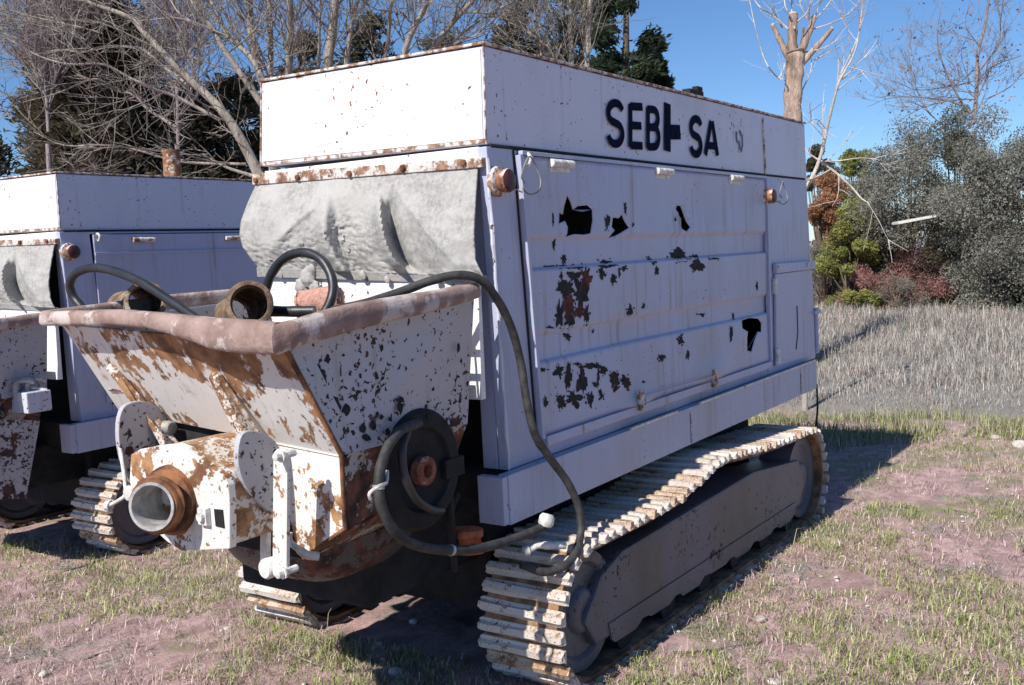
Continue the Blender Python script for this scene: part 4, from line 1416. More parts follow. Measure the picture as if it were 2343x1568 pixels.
hose([(187, 704, 'X', -0.93), (166, 676, 'X', -0.94), (160, 648, 'X', -0.95), (176, 624, 'X', -0.95), (214, 613, 'X', -0.95), (265, 622, 'X', -0.95), (322, 646, 'X', -0.96), (382, 684, 'X', -0.97), (438, 722, 'X', -0.98), (470, 745, 'X', -0.98)],
     0.0165, 'rubber', 'black hose arching over the far left corner of the rusty hopper')
hose([(606, 690, 'X', -0.42), (608, 664, 'X', -0.42), (622, 626, 'X', -0.42), (650, 592, 'X', -0.42), (692, 578, 'X', -0.42), (734, 594, 'X', -0.42), (758, 634, 'X', -0.43), (760, 676, 'X', -0.45), (742, 716, 'X', -0.48), (715, 738, 'X', -0.50)],
     0.0185, 'rubber', 'black hose standing in an upright loop inside the hopper, in front of the canvas flap')
hose([(615, 712, 'X', -0.62), (660, 713, 'X', -0.62), (720, 712, 'X', -0.58)], 0.020, 'rubber', 'short straight black hose lying between the rusty pipe ring and the red block')
o, PB = hose([(760, 712, 'Y', 0.22), (850, 690, 'Y', 0.18), (930, 663, 'Y', 0.12), (985, 643, 'Y', 0.06), (1045, 630, 'Y', 0.0), (1098, 640, 'Y', -0.045), (1140, 690, 'Y', -0.06), (1170, 752, 'Y', -0.065), (1191, 830, 'Y', -0.07),
              (1204, 915, 'Y', -0.085), (1222, 990, 'Y', -0.10), (1256, 1046, 'Y', -0.115), (1298, 1104, 'Y', -0.14), (1325, 1168, 'Y', -0.165), (1326, 1235, 'Y', -0.19), (1300, 1288, 'Y', -0.20), (1248, 1309, 'Y', -0.16), (1192, 1292, 'Y', -0.10)],
             0.0165, 'rubber_dusty', 'long hose hanging from the hopper rim down the side onto the near track')
o_thick, P_thick = hose([(958, 968, 'Y', -0.02), (910, 990, 'Y', -0.05), (876, 1050, 'Y', -0.075), (866, 1125, 'Y', -0.085), (886, 1192, 'Y', -0.09), (930, 1238, 'Y', -0.095), (1005, 1258, 'Y', -0.10), (1100, 1254, 'Y', -0.11), (1190, 1228, 'Y', -0.13), (1246, 1204, 'Y', -0.15)],
     0.0175, 'rubber_dusty', 'thick hose curving round the drive wheel to a pale end plug')
# bent metal clip holding the thick hose
b = MB()
q = [at(847, 1142, 'Y', -0.11), at(846, 1128, 'Y', -0.12), at(868, 1112, 'Y', -0.125), at(884, 1104, 'Y', -0.09), at(886, 1078, 'Y', -0.06)]
b.tube(smooth_path(q, 3), 0.006, 6)
b.build('hose_clip', 'pale_metal', o_thick, 40)
for k in (20, 44):
    b = MB()
    tdir = P_thick[k + 1] - P_thick[k - 1]
    b.lathe(P_thick[k], tdir, [(-0.007, 0.0165), (-0.007, 0.0200), (0.007, 0.0200), (0.007, 0.0165)], 16)
    b.build('hose_clamp', 'steel', o_thick, 40)
o, _ = hose([(932, 985, 'Y', -0.02), (920, 1030, 'Y', -0.035), (925, 1085, 'Y', -0.04), (950, 1140, 'Y', -0.04), (985, 1165, 'Y', -0.03), (1010, 1168, 'Y', -0.01)], 0.0150, 'rubber', 'thin inner hose lying against the face of the drive wheel')
p = at(1249, 1197, 'Y', -0.155)
b = MB()
b.lathe(p + (-0.01, 0, -0.012), (0.35, -0.1, 0.9), [(0, 0), (0, 0.022), (0.012, 0.030), (0.038, 0.030), (0.05, 0.022), (0.052, 0)], 16)
tag(b.build('hose_plug', 'pale_metal', None, 40), 'white round plug on the end of the thick hose', 'plug')


def pipe_piece(px, py, X, axis, tail, r, label):
    c = at(px, py, 'X', X)
    ax = np.array(axis, float); ax /= np.linalg.norm(ax)
    g = thing('pipe_elbow', label, 'pipe', 'rusty pipe elbows in the hopper')
    b = MB()
    b.lathe(c, ax, [(-0.045, r * 0.86), (-0.040, r * 1.0), (-0.030, r * 1.0), (-0.026, r * 0.9), (-0.012, r * 0.9), (-0.008, r), (0.006, r), (0.008, r * 0.93), (0.008, r * 0.80), (-0.02, r * 0.76), (-0.05, r * 0.74)], 36)
    b.build('coupling_ring', 'ring', g, 35)
    P = smooth_path([c - ax * 0.03, c - ax * 0.09, c - ax * 0.14 + np.array(tail) * 0.05, c - ax * 0.16 + np.array(tail) * 0.16, c - ax * 0.15 + np.array(tail) * 0.26], 5)
    b = MB()
    b.tube(P, r * 0.84, 24, False)
    b.build('pipe_body', 'ring', g, 60, 0, 0.006)
    return g


pipe_piece(571, 695, -0.76, (-0.66, -0.74, 0.14), (0.35, 0.85, -0.15), 0.082, 'open rusty pipe elbow lying near the upright hose loop')
pipe_piece(333, 690, -0.84, (-0.52, -0.83, 0.12), (0.30, 0.95, -0.05), 0.076, 'open rusty pipe elbow under the arching hose')


def red_block():
    c = at(732, 697, 'X', -0.40)
    bm = bmesh.new()
    bmesh.ops.create_cone(bm, cap_ends=True, segments=40, radius1=0.062, radius2=0.066, depth=0.18)
    bmesh.ops.subdivide_edges(bm, edges=[e for e in bm.edges if abs(e.verts[0].co.z - e.verts[1].co.z) > 0.01], cuts=14)
    bmesh.ops.bevel(bm, geom=[e for e in bm.edges if e.is_boundary or len(e.link_faces) == 2 and abs(e.link_faces[0].normal.dot(e.link_faces[1].normal)) < 0.3], offset=0.014, segments=3, affect='EDGES')
    for v in bm.verts:
        n = v.co.normalized()
        v.co += n * (0.0035 * noise.noise(v.co * 60) + 0.002 * noise.noise(v.co * 170))
    mt = Matrix.Translation(Vector(c)) @ Vector((0.62, -0.78, 0.10)).to_track_quat('Z', 'Y').to_matrix().to_4x4()
    bm.transform(mt)
    me = bpy.data.meshes.new('cleaning_block'); bm.to_mesh(me); bm.free()
    me.materials.append(MT['sponge']); me.shade_smooth()
    o = bpy.data.objects.new('cleaning_block', me); col.objects.link(o)
    tag(o, 'rough reddish cylindrical block inside the hopper below the canvas flap', 'block')


red_block()
# a curled scrap of metal and a shackle lying on the near track under the hose
g = at(1262, 1255, 'Z', 0.29)
b = MB()
b.tube(smooth_path([g + (-0.09, 0.05, 0.01), g + (-0.05, 0.03, 0.02), g + (0.0, 0.0, 0.012), g + (0.05, -0.03, 0.004)], 4), [0.012] * 6 + [0.016] * 7, 10)
b.lathe(g + (-0.10, 0.055, 0.01), (0.6, -0.5, 0.1), [(-0.01, 0.008), (-0.01, 0.020), (0.012, 0.020), (0.012, 0.008), (-0.01, 0.008)], 12)
tag(b.build('hose_nozzle', 'pale_metal', None, 40), 'pale metal hose nozzle lying on the near track beside the hose', 'nozzle')


# ------------------------------------------------------------------ plants
def leafmat(name, c, var=0.45, rough=0.65, trans=0.48, scale=3.0):
    m = Mat(name, 0.9, 0, 0.08)
    d = tuple(x * (1 - var) for x in c); e = tuple(min(1, x * (1 + var)) for x in c)
    m.base(m.mix(m.step(m.noise(scale, 5, 0.7), 0.3, 0.7), d, e))
    tl = m.n.new('ShaderNodeBsdfTranslucent')
    m.link(m.b.inputs['Base Color'].links[0].from_socket, tl.inputs['Color'])
    mx = m.n.new('ShaderNodeMixShader')
    mx.inputs[0].default_value = trans
    out = m.n['Material Output']
    m.link(m.b.outputs[0], mx.inputs[1]); m.link(tl.outputs[0], mx.inputs[2]); m.link(mx.outputs[0], out.inputs['Surface'])
    return m.m


def bark(name, c, var=0.35):
    m = Mat(name, 0.9, 0, 0.2)
    d = tuple(x * (1 - var) for x in c); e = tuple(min(1, x * (1 + var)) for x in c)
    m.base(m.mix(m.step(m.noise(5, 7, 0.7, m.coord((1, 1, 0.25))), 0.3, 0.7), d, e))
    m.bump(m.noise(24, 6, 0.7, m.coord((1, 1, 0.3))), 0.04, 0.9)
    return m.m


MT['bark_pale'] = bark('pale_grey_bark', (0.33, 0.29, 0.25), 0.45)
MT['bark_white'] = bark('whitish_bark', (0.55, 0.50, 0.44))
MT['bark_brown'] = bark('brown_bark', (0.17, 0.13, 0.10))
MT['bark_pollard'] = bark('tan_patchy_bark', (0.36, 0.27, 0.215), 0.75)
MT['twig_grey'] = bark('grey_twigs', (0.27, 0.24, 0.21))
MT['twig_violet'] = bark('violet_grey_twigs', (0.26, 0.22, 0.22))
MT['ever'] = leafmat('dark_evergreen', (0.095, 0.090, 0.062), 0.55, scale=1.5)
MT['ever2'] = leafmat('brown_green_evergreen', (0.130, 0.115, 0.080), 0.5, scale=1.5)
MT['pine'] = leafmat('pine_needles', (0.060, 0.082, 0.050), 0.5, scale=2.5)
MT['olive'] = leafmat('grey_green_leaves', (0.30, 0.295, 0.255), 0.4, scale=4)
MT['olive2'] = leafmat('dark_grey_green_leaves', (0.19, 0.19, 0.155), 0.4, scale=4)
MT['green'] = leafmat('yellow_green_leaves', (0.31, 0.32, 0.11), 0.45, scale=4)
MT['red'] = leafmat('russet_leaves', (0.42, 0.23, 0.14), 0.45, scale=4)
MT['brush'] = leafmat('dry_brush', (0.32, 0.28, 0.25), 0.45, scale=4)
MT['pinkbrush'] = leafmat('reddish_dry_stems', (0.46, 0.25, 0.24), 0.4, scale=4)


def leaf_cloud(P, size, mat, name, parent, flat=0.0, dirs=None, aspect=0.45):
    """one small four-cornered leaf or needle tuft at each point"""
    n = len(P)
    a = rng.standard_normal((n, 3)) if dirs is None else dirs + 0.5 * rng.standard_normal((n, 3))
    a /= np.linalg.norm(a, axis=1)[:, None]
    b_ = np.cross(a, rng.standard_normal((n, 3))); b_ /= (np.linalg.norm(b_, axis=1)[:, None] + 1e-9)
    s = size * rng.uniform(0.6, 1.4, n)[:, None]
    V = np.stack([P - a * s, P + b_ * s * aspect - a * s * 0.1, P + a * s, P - b_ * s * aspect + a * s * 0.1], 1).reshape(-1, 3)
    me = bpy.data.meshes.new(name)
    me.vertices.add(4 * n); me.vertices.foreach_set('co', V.astype(np.float32).ravel())
    me.loops.add(4 * n); me.loops.foreach_set('vertex_index', np.arange(4 * n, dtype=np.int32))
    me.polygons.add(n); me.polygons.foreach_set('loop_start', np.arange(0, 4 * n, 4, dtype=np.int32))
    me.update(calc_edges=True)
    me.materials.append(MT[mat])
    o = bpy.data.objects.new(name, me)
    col.objects.link(o)
    o.parent = parent
    return o


def root(name, label, cat, group, base):
    """an Empty at the base; parts are given in world coordinates"""
    r = thing(name, label, cat, group)
    return r


def evergreen(px, ytop, halfw, depth, mat, label, nclump=150, per=170, size=0.062, shape='cone', group='dark evergreens behind the pumps', gap=0.0):
    base = spot(px, depth)
    topz = deep(px, ytop, depth)
    H = topz[2] - base[2]
    W = halfw / FOC * depth
    r = root('evergreen_tree', label, 'tree', group, base)
    b = MB()
    b.tube([base + UPV * H * t + np.array([0.05 * math.sin(t * 7 + px), 0.05 * math.cos(t * 5), 0]) for t in np.linspace(0, 0.96, 9)], [0.035 * H * 0.6 * (1 - 0.92 * t) + 0.01 for t in np.linspace(0, 0.96, 9)], 8)
    pts, dr = [], []
    rr = random.Random(int(px * 13 + ytop))
    for k in range(nclump):
        t = rr.uniform(0.10, 1.0) ** 0.85
        if shape == 'cone':
            rad = W * (1.02 - t) ** 0.36 * (0.75 + 0.5 * rr.random())
            if t < 0.25: rad *= 0.6 + 1.6 * t
        else:
            rad = W * math.sqrt(max(0.03, 1 - ((t - 0.62) / 0.42) ** 2)) * (0.7 + 0.5 * rr.random())
        ang = rr.uniform(0, 6.283)
        q = math.sqrt(rr.uniform(0.12, 1.0))
        c = base + UPV * H * t + np.array([math.cos(ang), math.sin(ang), 0]) * rad * q
        st = base + UPV * H * max(0.05, t - 0.05)
        if k % 3 == 0:
            b.tube([st, (st + c) / 2 + (0, 0, 0.05 * H * 0.2), c], [0.02 + 0.01 * (1 - t), 0.014, 0.005], 5, False)
        sg = W * rr.uniform(0.09, 0.20)
        per2 = int(per * 1.35)
        o = rng.standard_normal((per2, 3)) * sg * np.array([1, 1, 0.8])
        pts.append(c + o)
        d = np.array([math.cos(ang), math.sin(ang), 0.5])
        dr.append(np.tile(d, (per2, 1)))
    b.build('trunk', 'bark_brown', r, 50, 0, 0, False)
    leaf_cloud(np.concatenate(pts), size, mat, 'crown', r, 0, np.concatenate(dr), 0.30)


evergreen(-50, 320, 110, 17.5, 'ever', 'dark evergreen low at the left picture edge', 90)
evergreen(140, 60, 115, 16.5, 'ever2', 'brownish evergreen leftmost of the tall ones behind the second pump', 150)
evergreen(215, -30, 165, 16, 'ever2', 'tall dense evergreen left of the slender poplar, highest of the dark trees', 190, 190)
evergreen(310, 70, 120, 17, 'ever2', 'evergreen directly right of the tallest dark one', 120)
evergreen(425, 225, 130, 16.5, 'ever', 'broad low evergreen behind the exhaust stack', 120)
evergreen(545, 190, 110, 17, 'ever', 'evergreen hidden by pale limbs beside the white hood', 110)
evergreen(690, 95, 90, 20, 'ever2', 'green-brown evergreen behind pale trunks over the front hood', 80, 120)
evergreen(850, 55, 100, 21, 'ever', 'evergreen behind leaning pale trunks over the middle of the hood', 80, 120)
evergreen(1010, 70, 75, 21, 'ever2', 'small evergreen behind thin twigs near the hood corner', 60, 110)
evergreen(1170, -30, 110, 19, 'ever', 'dark evergreen rising just right of the hood corner', 105, 130)
evergreen(1320, -60, 110, 20, 'ever2', 'evergreen behind two thin upright pale trunks', 90, 130)
evergreen(1415, -120, 92, 17, 'pine', 'dark pine with open tufted branches against the blue sky', 46, 330, 0.075, 'ball', 'dark evergreens behind the pumps')
evergreen(1492, 120, 38, 17.5, 'pine', 'small green pine top beside the dark pine, above the hood edge', 40, 200, 0.07)


# ---- bare trees: main limbs laid out by hand, twigs grown at random
def twig(b, p, d, L, r, lev, rr, up, n):
    k = 4 if lev > 0 else 3
    pts, q = [p], p.copy()
    dd = d / np.linalg.norm(d)
    for i in range(k):
        dd = dd + up * 0.10 + np.array([rr.gauss(0, 0.13), rr.gauss(0, 0.13), rr.gauss(0, 0.10)])
        dd /= np.linalg.norm(dd)
        q = q + dd * L / k
        pts.append(q)
    b.tube(pts, [r * (1 - 0.8 * i / k) + 0.0012 for i in range(k + 1)], n, False)
    if lev > 0:
        m_ = rr.randint(3, 5) if lev > 1 else rr.randint(2, 4)
        for _ in range(m_):
            f = rr.uniform(0.2, 1.0) * k
            i = min(int(f), k - 1)
            s = pts[i] + (pts[i + 1] - pts[i]) * (f - i)
            t = pts[i + 1] - pts[i]; t /= np.linalg.norm(t)
            nd = t * 0.9 + np.array([rr.gauss(0, 0.55), rr.gauss(0, 0.55), rr.gauss(0, 0.45)]) + up * 0.2
            twig(b, s, nd, L * rr.uniform(0.45, 0.75), max(0.003, r * 0.55), lev - 1, rr, up, 3)


def bare_tree(name, label, cat_group, limbs, depth, mat, density=1.0, seed=1, twl=0.7, lev=2, trunk_from=None, up=0.6, r2=0.012):
    """limbs: (pixel path, thickness px at start, at end)"""
    rr = random.Random(seed)
    r = thing(name, label, 'tree', cat_group)
    bt, bw = MB(), MB()
    upv = UPV * up
    for pth, w0, w1 in limbs:
        dz = rr.uniform(-0.8, 0.8)
        n = len(pth)
        P = smooth_path([deep(x, y, depth + dz * i / n) for i, (x, y) in enumerate(pth)], 4)
        k = len(P)
        rad = [max(0.004, (w0 + (w1 - w0) * i / (k - 1)) / 2 / FOC * depth) for i in range(k)]
        bt.tube(P, rad, 9, False)
        length = sum(np.linalg.norm(P[i + 1] - P[i]) for i in range(k - 1))
        for _ in range(int(density * length * 5.5)):
            i = rr.randrange(1, k - 1)
            t = P[i + 1] - P[i - 1]; t /= np.linalg.norm(t)
            d = t * 0.7 + np.array([rr.gauss(0, 0.6), rr.gauss(0, 0.6), rr.gauss(0, 0.5)]) + upv * 0.5
            rs = min(rad[i] * 0.5, r2 * rr.uniform(0.5, 1.3))
            twig(bw, P[i], d, twl * rr.uniform(0.5, 1.3), max(rs, 0.004), lev, rr, upv, 4)
    if trunk_from is not None:
        top = deep(trunk_from[0], trunk_from[1], depth)
        base = spot(trunk_from[0], depth)
        rad = trunk_from[2] / 2 / FOC * depth
        bt.tube([base - (0, 0, 0.1), base + (top - base) * 0.15, base + (top - base) * 0.5 + (0.04, 0.03, 0), top], [rad * 1.5, rad * 1.15, rad, rad * 0.95], 12)
    tr = bt.build('trunk', mat, r, 60, 0, 0, False)
    bw.build('twigs', 'twig_grey' if mat == 'bark_pale' else mat, r, 0, 0, 0, False)
    return r


z1 = lambda *p: [(x * 0.33562, y * 0.33562) for x, y in p]
zb = lambda *p: [(604.85 + x * 0.43884, y * 0.43884) for x, y in p]
bare_tree('bare_tree', 'big bare tree with pale limbs sweeping up and left above the second pump', 'bare trees behind the pumps', [
    (z1((1790, 1250), (1700, 1060), (1600, 880), (1480, 720), (1290, 540), (1130, 380), (980, 220), (880, 120), (640, 30), (480, -30)), 26, 7),
    (z1((1480, 740), (1400, 640), (1230, 540), (1080, 430), (950, 330), (700, 320), (560, 360), (420, 340), (240, 370)), 12, 2),
    (z1((1790, 720), (1640, 500), (1520, 330), (1450, 200), (1340, 60), (1290, -30)), 16, 8),
    (z1((1800, 560), (1700, 380), (1560, 250), (1460, 60), (1420, -40)), 13, 8),
    (z1((1560, 260), (1380, 180), (1230, 100), (1160, 0)), 6, 3),
    (z1((1720, 1200), (1540, 1140), (1380, 1050)), 9, 4),
    (z1((1500, 820), (1200, 660), (1050, 610), (880, 530), (700, 440), (480, 440), (280, 390), (60, 270), (-100, 180)), 9, 2),
    (z1((1200, 870), (1000, 740), (930, 660), (760, 590), (640, 540), (380, 640), (150, 700)), 8, 2),
    (z1((1680, 1120), (1300, 1110), (1110, 1075), (880, 1010), (680, 990), (430, 990), (230, 900)), 7, 2),
    (z1((1560, 250), (1240, 130), (1000, 140), (700, 150), (420, 130), (200, 90)), 4, 2),
    (z1((700, 230), (520, 180), (330, 140), (0, 60)), 4, 2)], 10.5, 'bark_pale', 0.95, 11, 0.75, 2, (600, 395, 34), 0.25, 0.008)
bare_tree('bare_tree', 'bare pale tree with three straight stems left of the hood top', 'bare trees behind the pumps', [
    (z1((1840, 700), (1760, 470), (1710, 200), (1700, -60)), 20, 14),
    (z1((1840, 640), (1845, 300), (1830, -60)), 15, 10),
    (z1((1960, 640), (1978, 250), (1970, -60)), 18, 13)], 12.0, 'bark_pale', 1.6, 12, 0.8, 2, (625, 330, 26), 0.8, 0.012)
bare_tree('bare_tree', 'bare pale tree with thick upright trunk above middle of the front hood', 'bare trees behind the pumps', [
    (zb((325, 460), (335, 300), (360, 120), (372, -40)), 25, 16), (zb((420, 420), (440, 220), (470, 60), (500, -40)), 13, 8),
    (zb((275, 420), (285, 200), (290, -40)), 7, 4), (zb((230, 420), (180, 240), (60, 60), (20, -40)), 6, 4)], 12.5, 'bark_pale', 1.7, 13, 0.8, 2, (748, 330, 30), 0.7, 0.012)
bare_tree('bare_tree', 'bare tree with slanting pale trunks leaning right over the hood', 'bare trees behind the pumps', [
    (zb((590, 420), (640, 240), (655, 60), (670, -40)), 10, 7), (zb((690, 400), (760, 190), (850, 20), (880, -40)), 15, 9),
    (zb((780, 420), (880, 250), (970, 130), (1080, 10), (1130, -40)), 17, 9), (zb((900, 300), (1000, 200), (1200, 60), (1330, 0)), 7, 3),
    (zb((870, 330), (1010, 220), (1120, 180), (1240, 120)), 6, 2)], 12.5, 'bark_pale', 1.9, 14, 0.8, 2, (900, 330, 28), 0.6, 0.012)
bare_tree('bare_tree', 'bare tree with two thin upright pale trunks right of the hood corner', 'bare trees behind the pumps', [
    (zb((1600, 460), (1600, 250), (1590, 0), (1585, -40)), 13, 9), (zb((1680, 460), (1685, 230), (1700, 0), (1705, -40)), 13, 9),
    (zb((1440, 440), (1440, 250), (1410, 60), (1380, -40)), 6, 3), (zb((1520, 450), (1500, 280), (1300, 120), (1180, 60)), 6, 2), (zb((1560, 460), (1480, 250), (1350, 150)), 5, 2)], 13.5, 'bark_pale', 2.0, 15, 0.9, 2, (1320, 330, 24), 0.8, 0.012)
bare_tree('poplar_tree', 'slender bare poplar with upright violet-grey twigs behind the exhaust stack', 'bare trees behind the pumps', [
    (z1((1215, 1150), (1210, 700), (1195, 300), (1180, -60)), 9, 5), (z1((1215, 700), (1150, 400), (1120, -60)), 5, 3), (z1((1215, 620), (1270, 350), (1290, -60)), 5, 3), (z1((1300, 620), (1330, 400), (1345, -60)), 4, 2),
    (z1((1180, 600), (1040, 380), (1010, 0)), 4, 2)], 15, 'twig_violet', 2.4, 16, 1.0, 2, (405, 330, 12), 1.6, 0.008)
bare_tree('poplar_tree', 'bare poplar with fine upright twigs at the far left against the sky', 'bare trees behind the pumps', [
    (z1((330, 900), (300, 400), (270, -60)), 8, 4), (z1((330, 700), (200, 350), (170, -60)), 5, 2), (z1((340, 700), (420, 300), (430, -60)), 5, 2), (z1((330, 560), (130, 300), (90, 100)), 4, 2), (z1((340, 600), (560, 250), (600, -60)), 4, 2),
    (z1((300, 640), (150, 480), (60, 420)), 3, 1.5), (z1((420, 500), (700, 200), (760, -60)), 4, 2)], 14.5, 'twig_violet', 2.6, 17, 1.0, 2, (110, 330, 12), 1.6, 0.008)


# ---- pollarded tree
def pollard():
    zc = lambda *p: [(1512.1 + x * 0.35494, y * 0.35494) for x, y in p]
    r = thing('pollard_tree', 'pollarded tree with tan trunk, sawn-off stubs and thin new shoots against the sky', 'tree')
    depth = 14.0
    b = MB()
    def limb(pth, w, cap=True, bb=b):
        P = smooth_path([deep(x, y, depth) for x, y in zc(*pth)], 4)
        k = len(P)
        rad = [(w[0] + (w[1] - w[0]) * i / (k - 1)) * 0.35494 / 2 / FOC * depth * (1 + 0.10 * math.sin(i * 1.9 + w[0])) for i in range(k)]
        bb.tube(P, rad, 14, cap)
        return P
    base = spot(1815, depth)
    P0 = deep(*zc((850, 830))[0], depth)
    rr0 = 115 * 0.35494 / 2 / FOC * depth
    b.tube([base - (0, 0, 0.1), base + (P0 - base) * 0.3, P0], [rr0 * 1.35, rr0 * 1.1, rr0], 14)
    limb([(850, 840), (848, 640), (858, 480), (862, 360), (858, 330)], (112, 116))
    stubs = [[(860, 420), (845, 300), (848, 180), (852, 88)], [(880, 400), (915, 300), (955, 200), (984, 108)], [(840, 420), (800, 330), (755, 240), (718, 158)], [(890, 430), (960, 350), (1040, 260), (1102, 184)], [(880, 380), (905, 280), (918, 180)]]
    for s, w in zip(stubs, ((70, 56), (62, 34), (50, 26), (46, 26), (26, 14))):
        limb(s, w)
    b.build('trunk', 'bark_pollard', r, 50, 0, 0, False)
    for s, w in zip(stubs[:4], (56, 34, 26, 26)):
        P = [deep(x, y, depth) for x, y in zc(*s)]
        ax = P[-1] - P[-2]; ax /= np.linalg.norm(ax)
        rad = w * 0.35494 / 2 / FOC * depth
        c = MB(); c.lathe(P[-1] + ax * 0.002, ax, [(-0.02, rad * 1.04), (0.006, rad * 1.0), (0.010, rad * 0.8), (0.010, 0)], 14)
        c.build('sawn_end', 'bark_white', r, 40)
    rr = random.Random(8)
    for s in ([(860, 190), (840, 60), (845, -40)], [(820, 190), (720, 100), (640, 50), (580, -30)], [(860, 160), (800, 40), (800, -40)], [(950, 130), (960, 20), (1000, -40)], [(980, 190), (1100, 150), (1210, 90), (1300, -20)],
              [(1000, 120), (1060, 50), (1110, -20)], [(880, 140), (940, 80), (980, -20)], [(920, 340), (1050, 310), (1180, 230)], [(800, 520), (750, 500), (690, 430), (650, 340), (600, 150), (570, 0)], [(900, 600), (960, 470), (970, 380)],
              [(985, 390), (1080, 340)], [(760, 510), (800, 420)], [(800, 540), (850, 610)], [(940, 120), (900, 40), (890, -40)], [(780, 180), (700, 20), (710, -40)], [(1150, 500), (1230, 330), (1280, 200), (1300, 60)], [(960, 220), (1010, 60), (1040, -40)]):
        c = MB()
        P = smooth_path([deep(x, y, depth + rr.uniform(-0.2, 0.2)) for x, y in zc(*s)], 4)
        k = len(P)
        c.tube(P, [0.010 * (1 - 0.7 * i / k) + 0.002 for i in range(k)], 5, False)
        for _ in range(5):
            i = rr.randrange(1, k - 1)
            t = P[i + 1] - P[i]; t /= np.linalg.norm(t)
            twig(c, P[i], t + np.array([rr.gauss(0, .5), rr.gauss(0, .5), rr.gauss(0, .4)]), rr.uniform(0.2, 0.6), 0.003, 0, rr, UPV, 3)
        c.build('shoot', 'bark_white', r, 0, 0, 0, False)


pollard()
zc = lambda *p: [(1512.1 + x * 0.35494, y * 0.35494) for x, y in p]
bare_tree('sapling', 'whitish bare sapling leaning right beside the tail of the pump', None, [
    (zc((900, 1260), (975, 1140), (1030, 1000), (1075, 800), (1120, 620), (1150, 520), (1250, 330), (1290, 100), (1300, -30)), 10, 2),
    (zc((1030, 1040), (1120, 1110), (1220, 1200), (1290, 1280), (1340, 1310)), 7, 2), (zc((1020, 1040), (1130, 1040), (1280, 1020), (1400, 1030)), 4, 1.5), (zc((1010, 1030), (940, 980), (930, 940)), 4, 2), (zc((1060, 830), (1000, 770), (930, 800)), 2, 1)],
    11.0, 'bark_white', 0.9, 21, 0.5, 1, (1835, 480, 10), 0.3, 0.007)


def leafy(px_path_tree, leaves_px, depth, n, size, mat):
    pass


rb = bare_tree('bare_tree', 'tall thin bare tree with scattered dead leaves at the right picture edge', 'bare trees at the right', [
    (zc((2010, 800), (2030, 640), (2035, 480), (2045, 330), (2090, 150), (2115, -40)), 10, 5), (zc((1990, 740), (1900, 600), (1830, 450), (1790, 330), (1780, 190), (1800, 80)), 5, 2),
    (zc((2040, 620), (2100, 500), (2130, 430), (2320, 360)), 4, 2), (zc((2060, 450), (2180, 260), (2170, 0)), 4, 2), (zc((2020, 640), (1870, 650), (1700, 690), (1600, 740)), 3, 1.5), (zc((2030, 520), (1850, 560), (1650, 580), (1500, 520)), 3, 1.2),
    (zc((1990, 700), (1780, 640), (1500, 630), (1330, 690)), 3, 1), (zc((2050, 300), (1960, 160), (1990, 30)), 3, 1.5), (zc((2100, 640), (2250, 560), (2330, 470)), 3, 1.5), (zc((1850, 840), (1700, 690), (1600, 420), (1620, 200)), 3, 1)],
    23.0, 'twig_violet', 1.0, 22, 0.8, 2, (2228, 300, 12), 0.5, 0.008)
pts = []
for _ in range(420):
    a = rng.uniform(0, 1)
    x, y = 1512.1 + 0.35494 * rng.normal(1950, 260), 0.35494 * abs(rng.normal(480, 240))
    pts.append(deep(x, y, 23 + rng.normal(0, 0.6)))
leaf_cloud(np.array(pts), 0.035, 'red', 'dead_leaves', rb, aspect=0.7)


# ---- shrubs: a woody frame and a cloud of small leaves
def shrub(px, ytop, ybot, halfw, depth, mat, label, n=9000, size=0.045, name='shrub', nl=26, grp='shrubs beyond the meadow', lumps=0.22, cat='shrub', aspect=0.5):
    c0 = deep(px, (ytop + ybot) / 2, depth)
    base = spot(px, depth)
    topp = deep(px, ytop, depth)
    H = topp[2] - base[2]
    W = halfw / FOC * depth
    lowz = min(max(deep(px, ybot, depth)[2], base[2]), topp[2] - 0.3) if ybot < 600 else base[2] + 0.06
    r = thing(name, label, cat, grp)
    rr = random.Random(int(px * 7 + ytop * 3))
    b = MB()
    cl, pts = [], []
    for k in range(nl):
        ang, q = rr.uniform(0, 6.283), math.sqrt(rr.random())
        f = rr.uniform(0, 1)
        prof = math.sqrt(max(0.05, 1 - (2 * f - 0.9) ** 2 * 0.75))
        c = np.array([base[0] + math.cos(ang) * W * q * prof, base[1] + math.sin(ang) * W * q * prof, lowz + (topp[2] - lowz) * f * (1 - 0.25 * q * q)])
        cl.append(c)
        b.tube([base + (rr.uniform(-.15, .15), rr.uniform(-.15, .15), 0), base * 0.55 + c * 0.45 + (0, 0, 0.05), c], [0.030, 0.018, 0.006], 5, False)
        m_ = int(n * 1.7) // nl
        sg = W * lumps * rr.uniform(0.6, 1.5)
        o = rng.standard_normal((m_, 3)); o /= np.linalg.norm(o, axis=1)[:, None]
        o *= (rng.uniform(0, 1, (m_, 1)) ** 0.45) * sg * 1.7
        pts.append(c + o * np.array([1, 1, 0.85]))
    P = np.concatenate(pts)
    P[:, 2] = np.maximum(P[:, 2], base[2] + 0.02)
    b.build('stems', 'bark_brown', r, 0, 0, 0, False)
    leaf_cloud(P, size * 0.58, mat, 'crown', r, aspect=aspect)
    return r


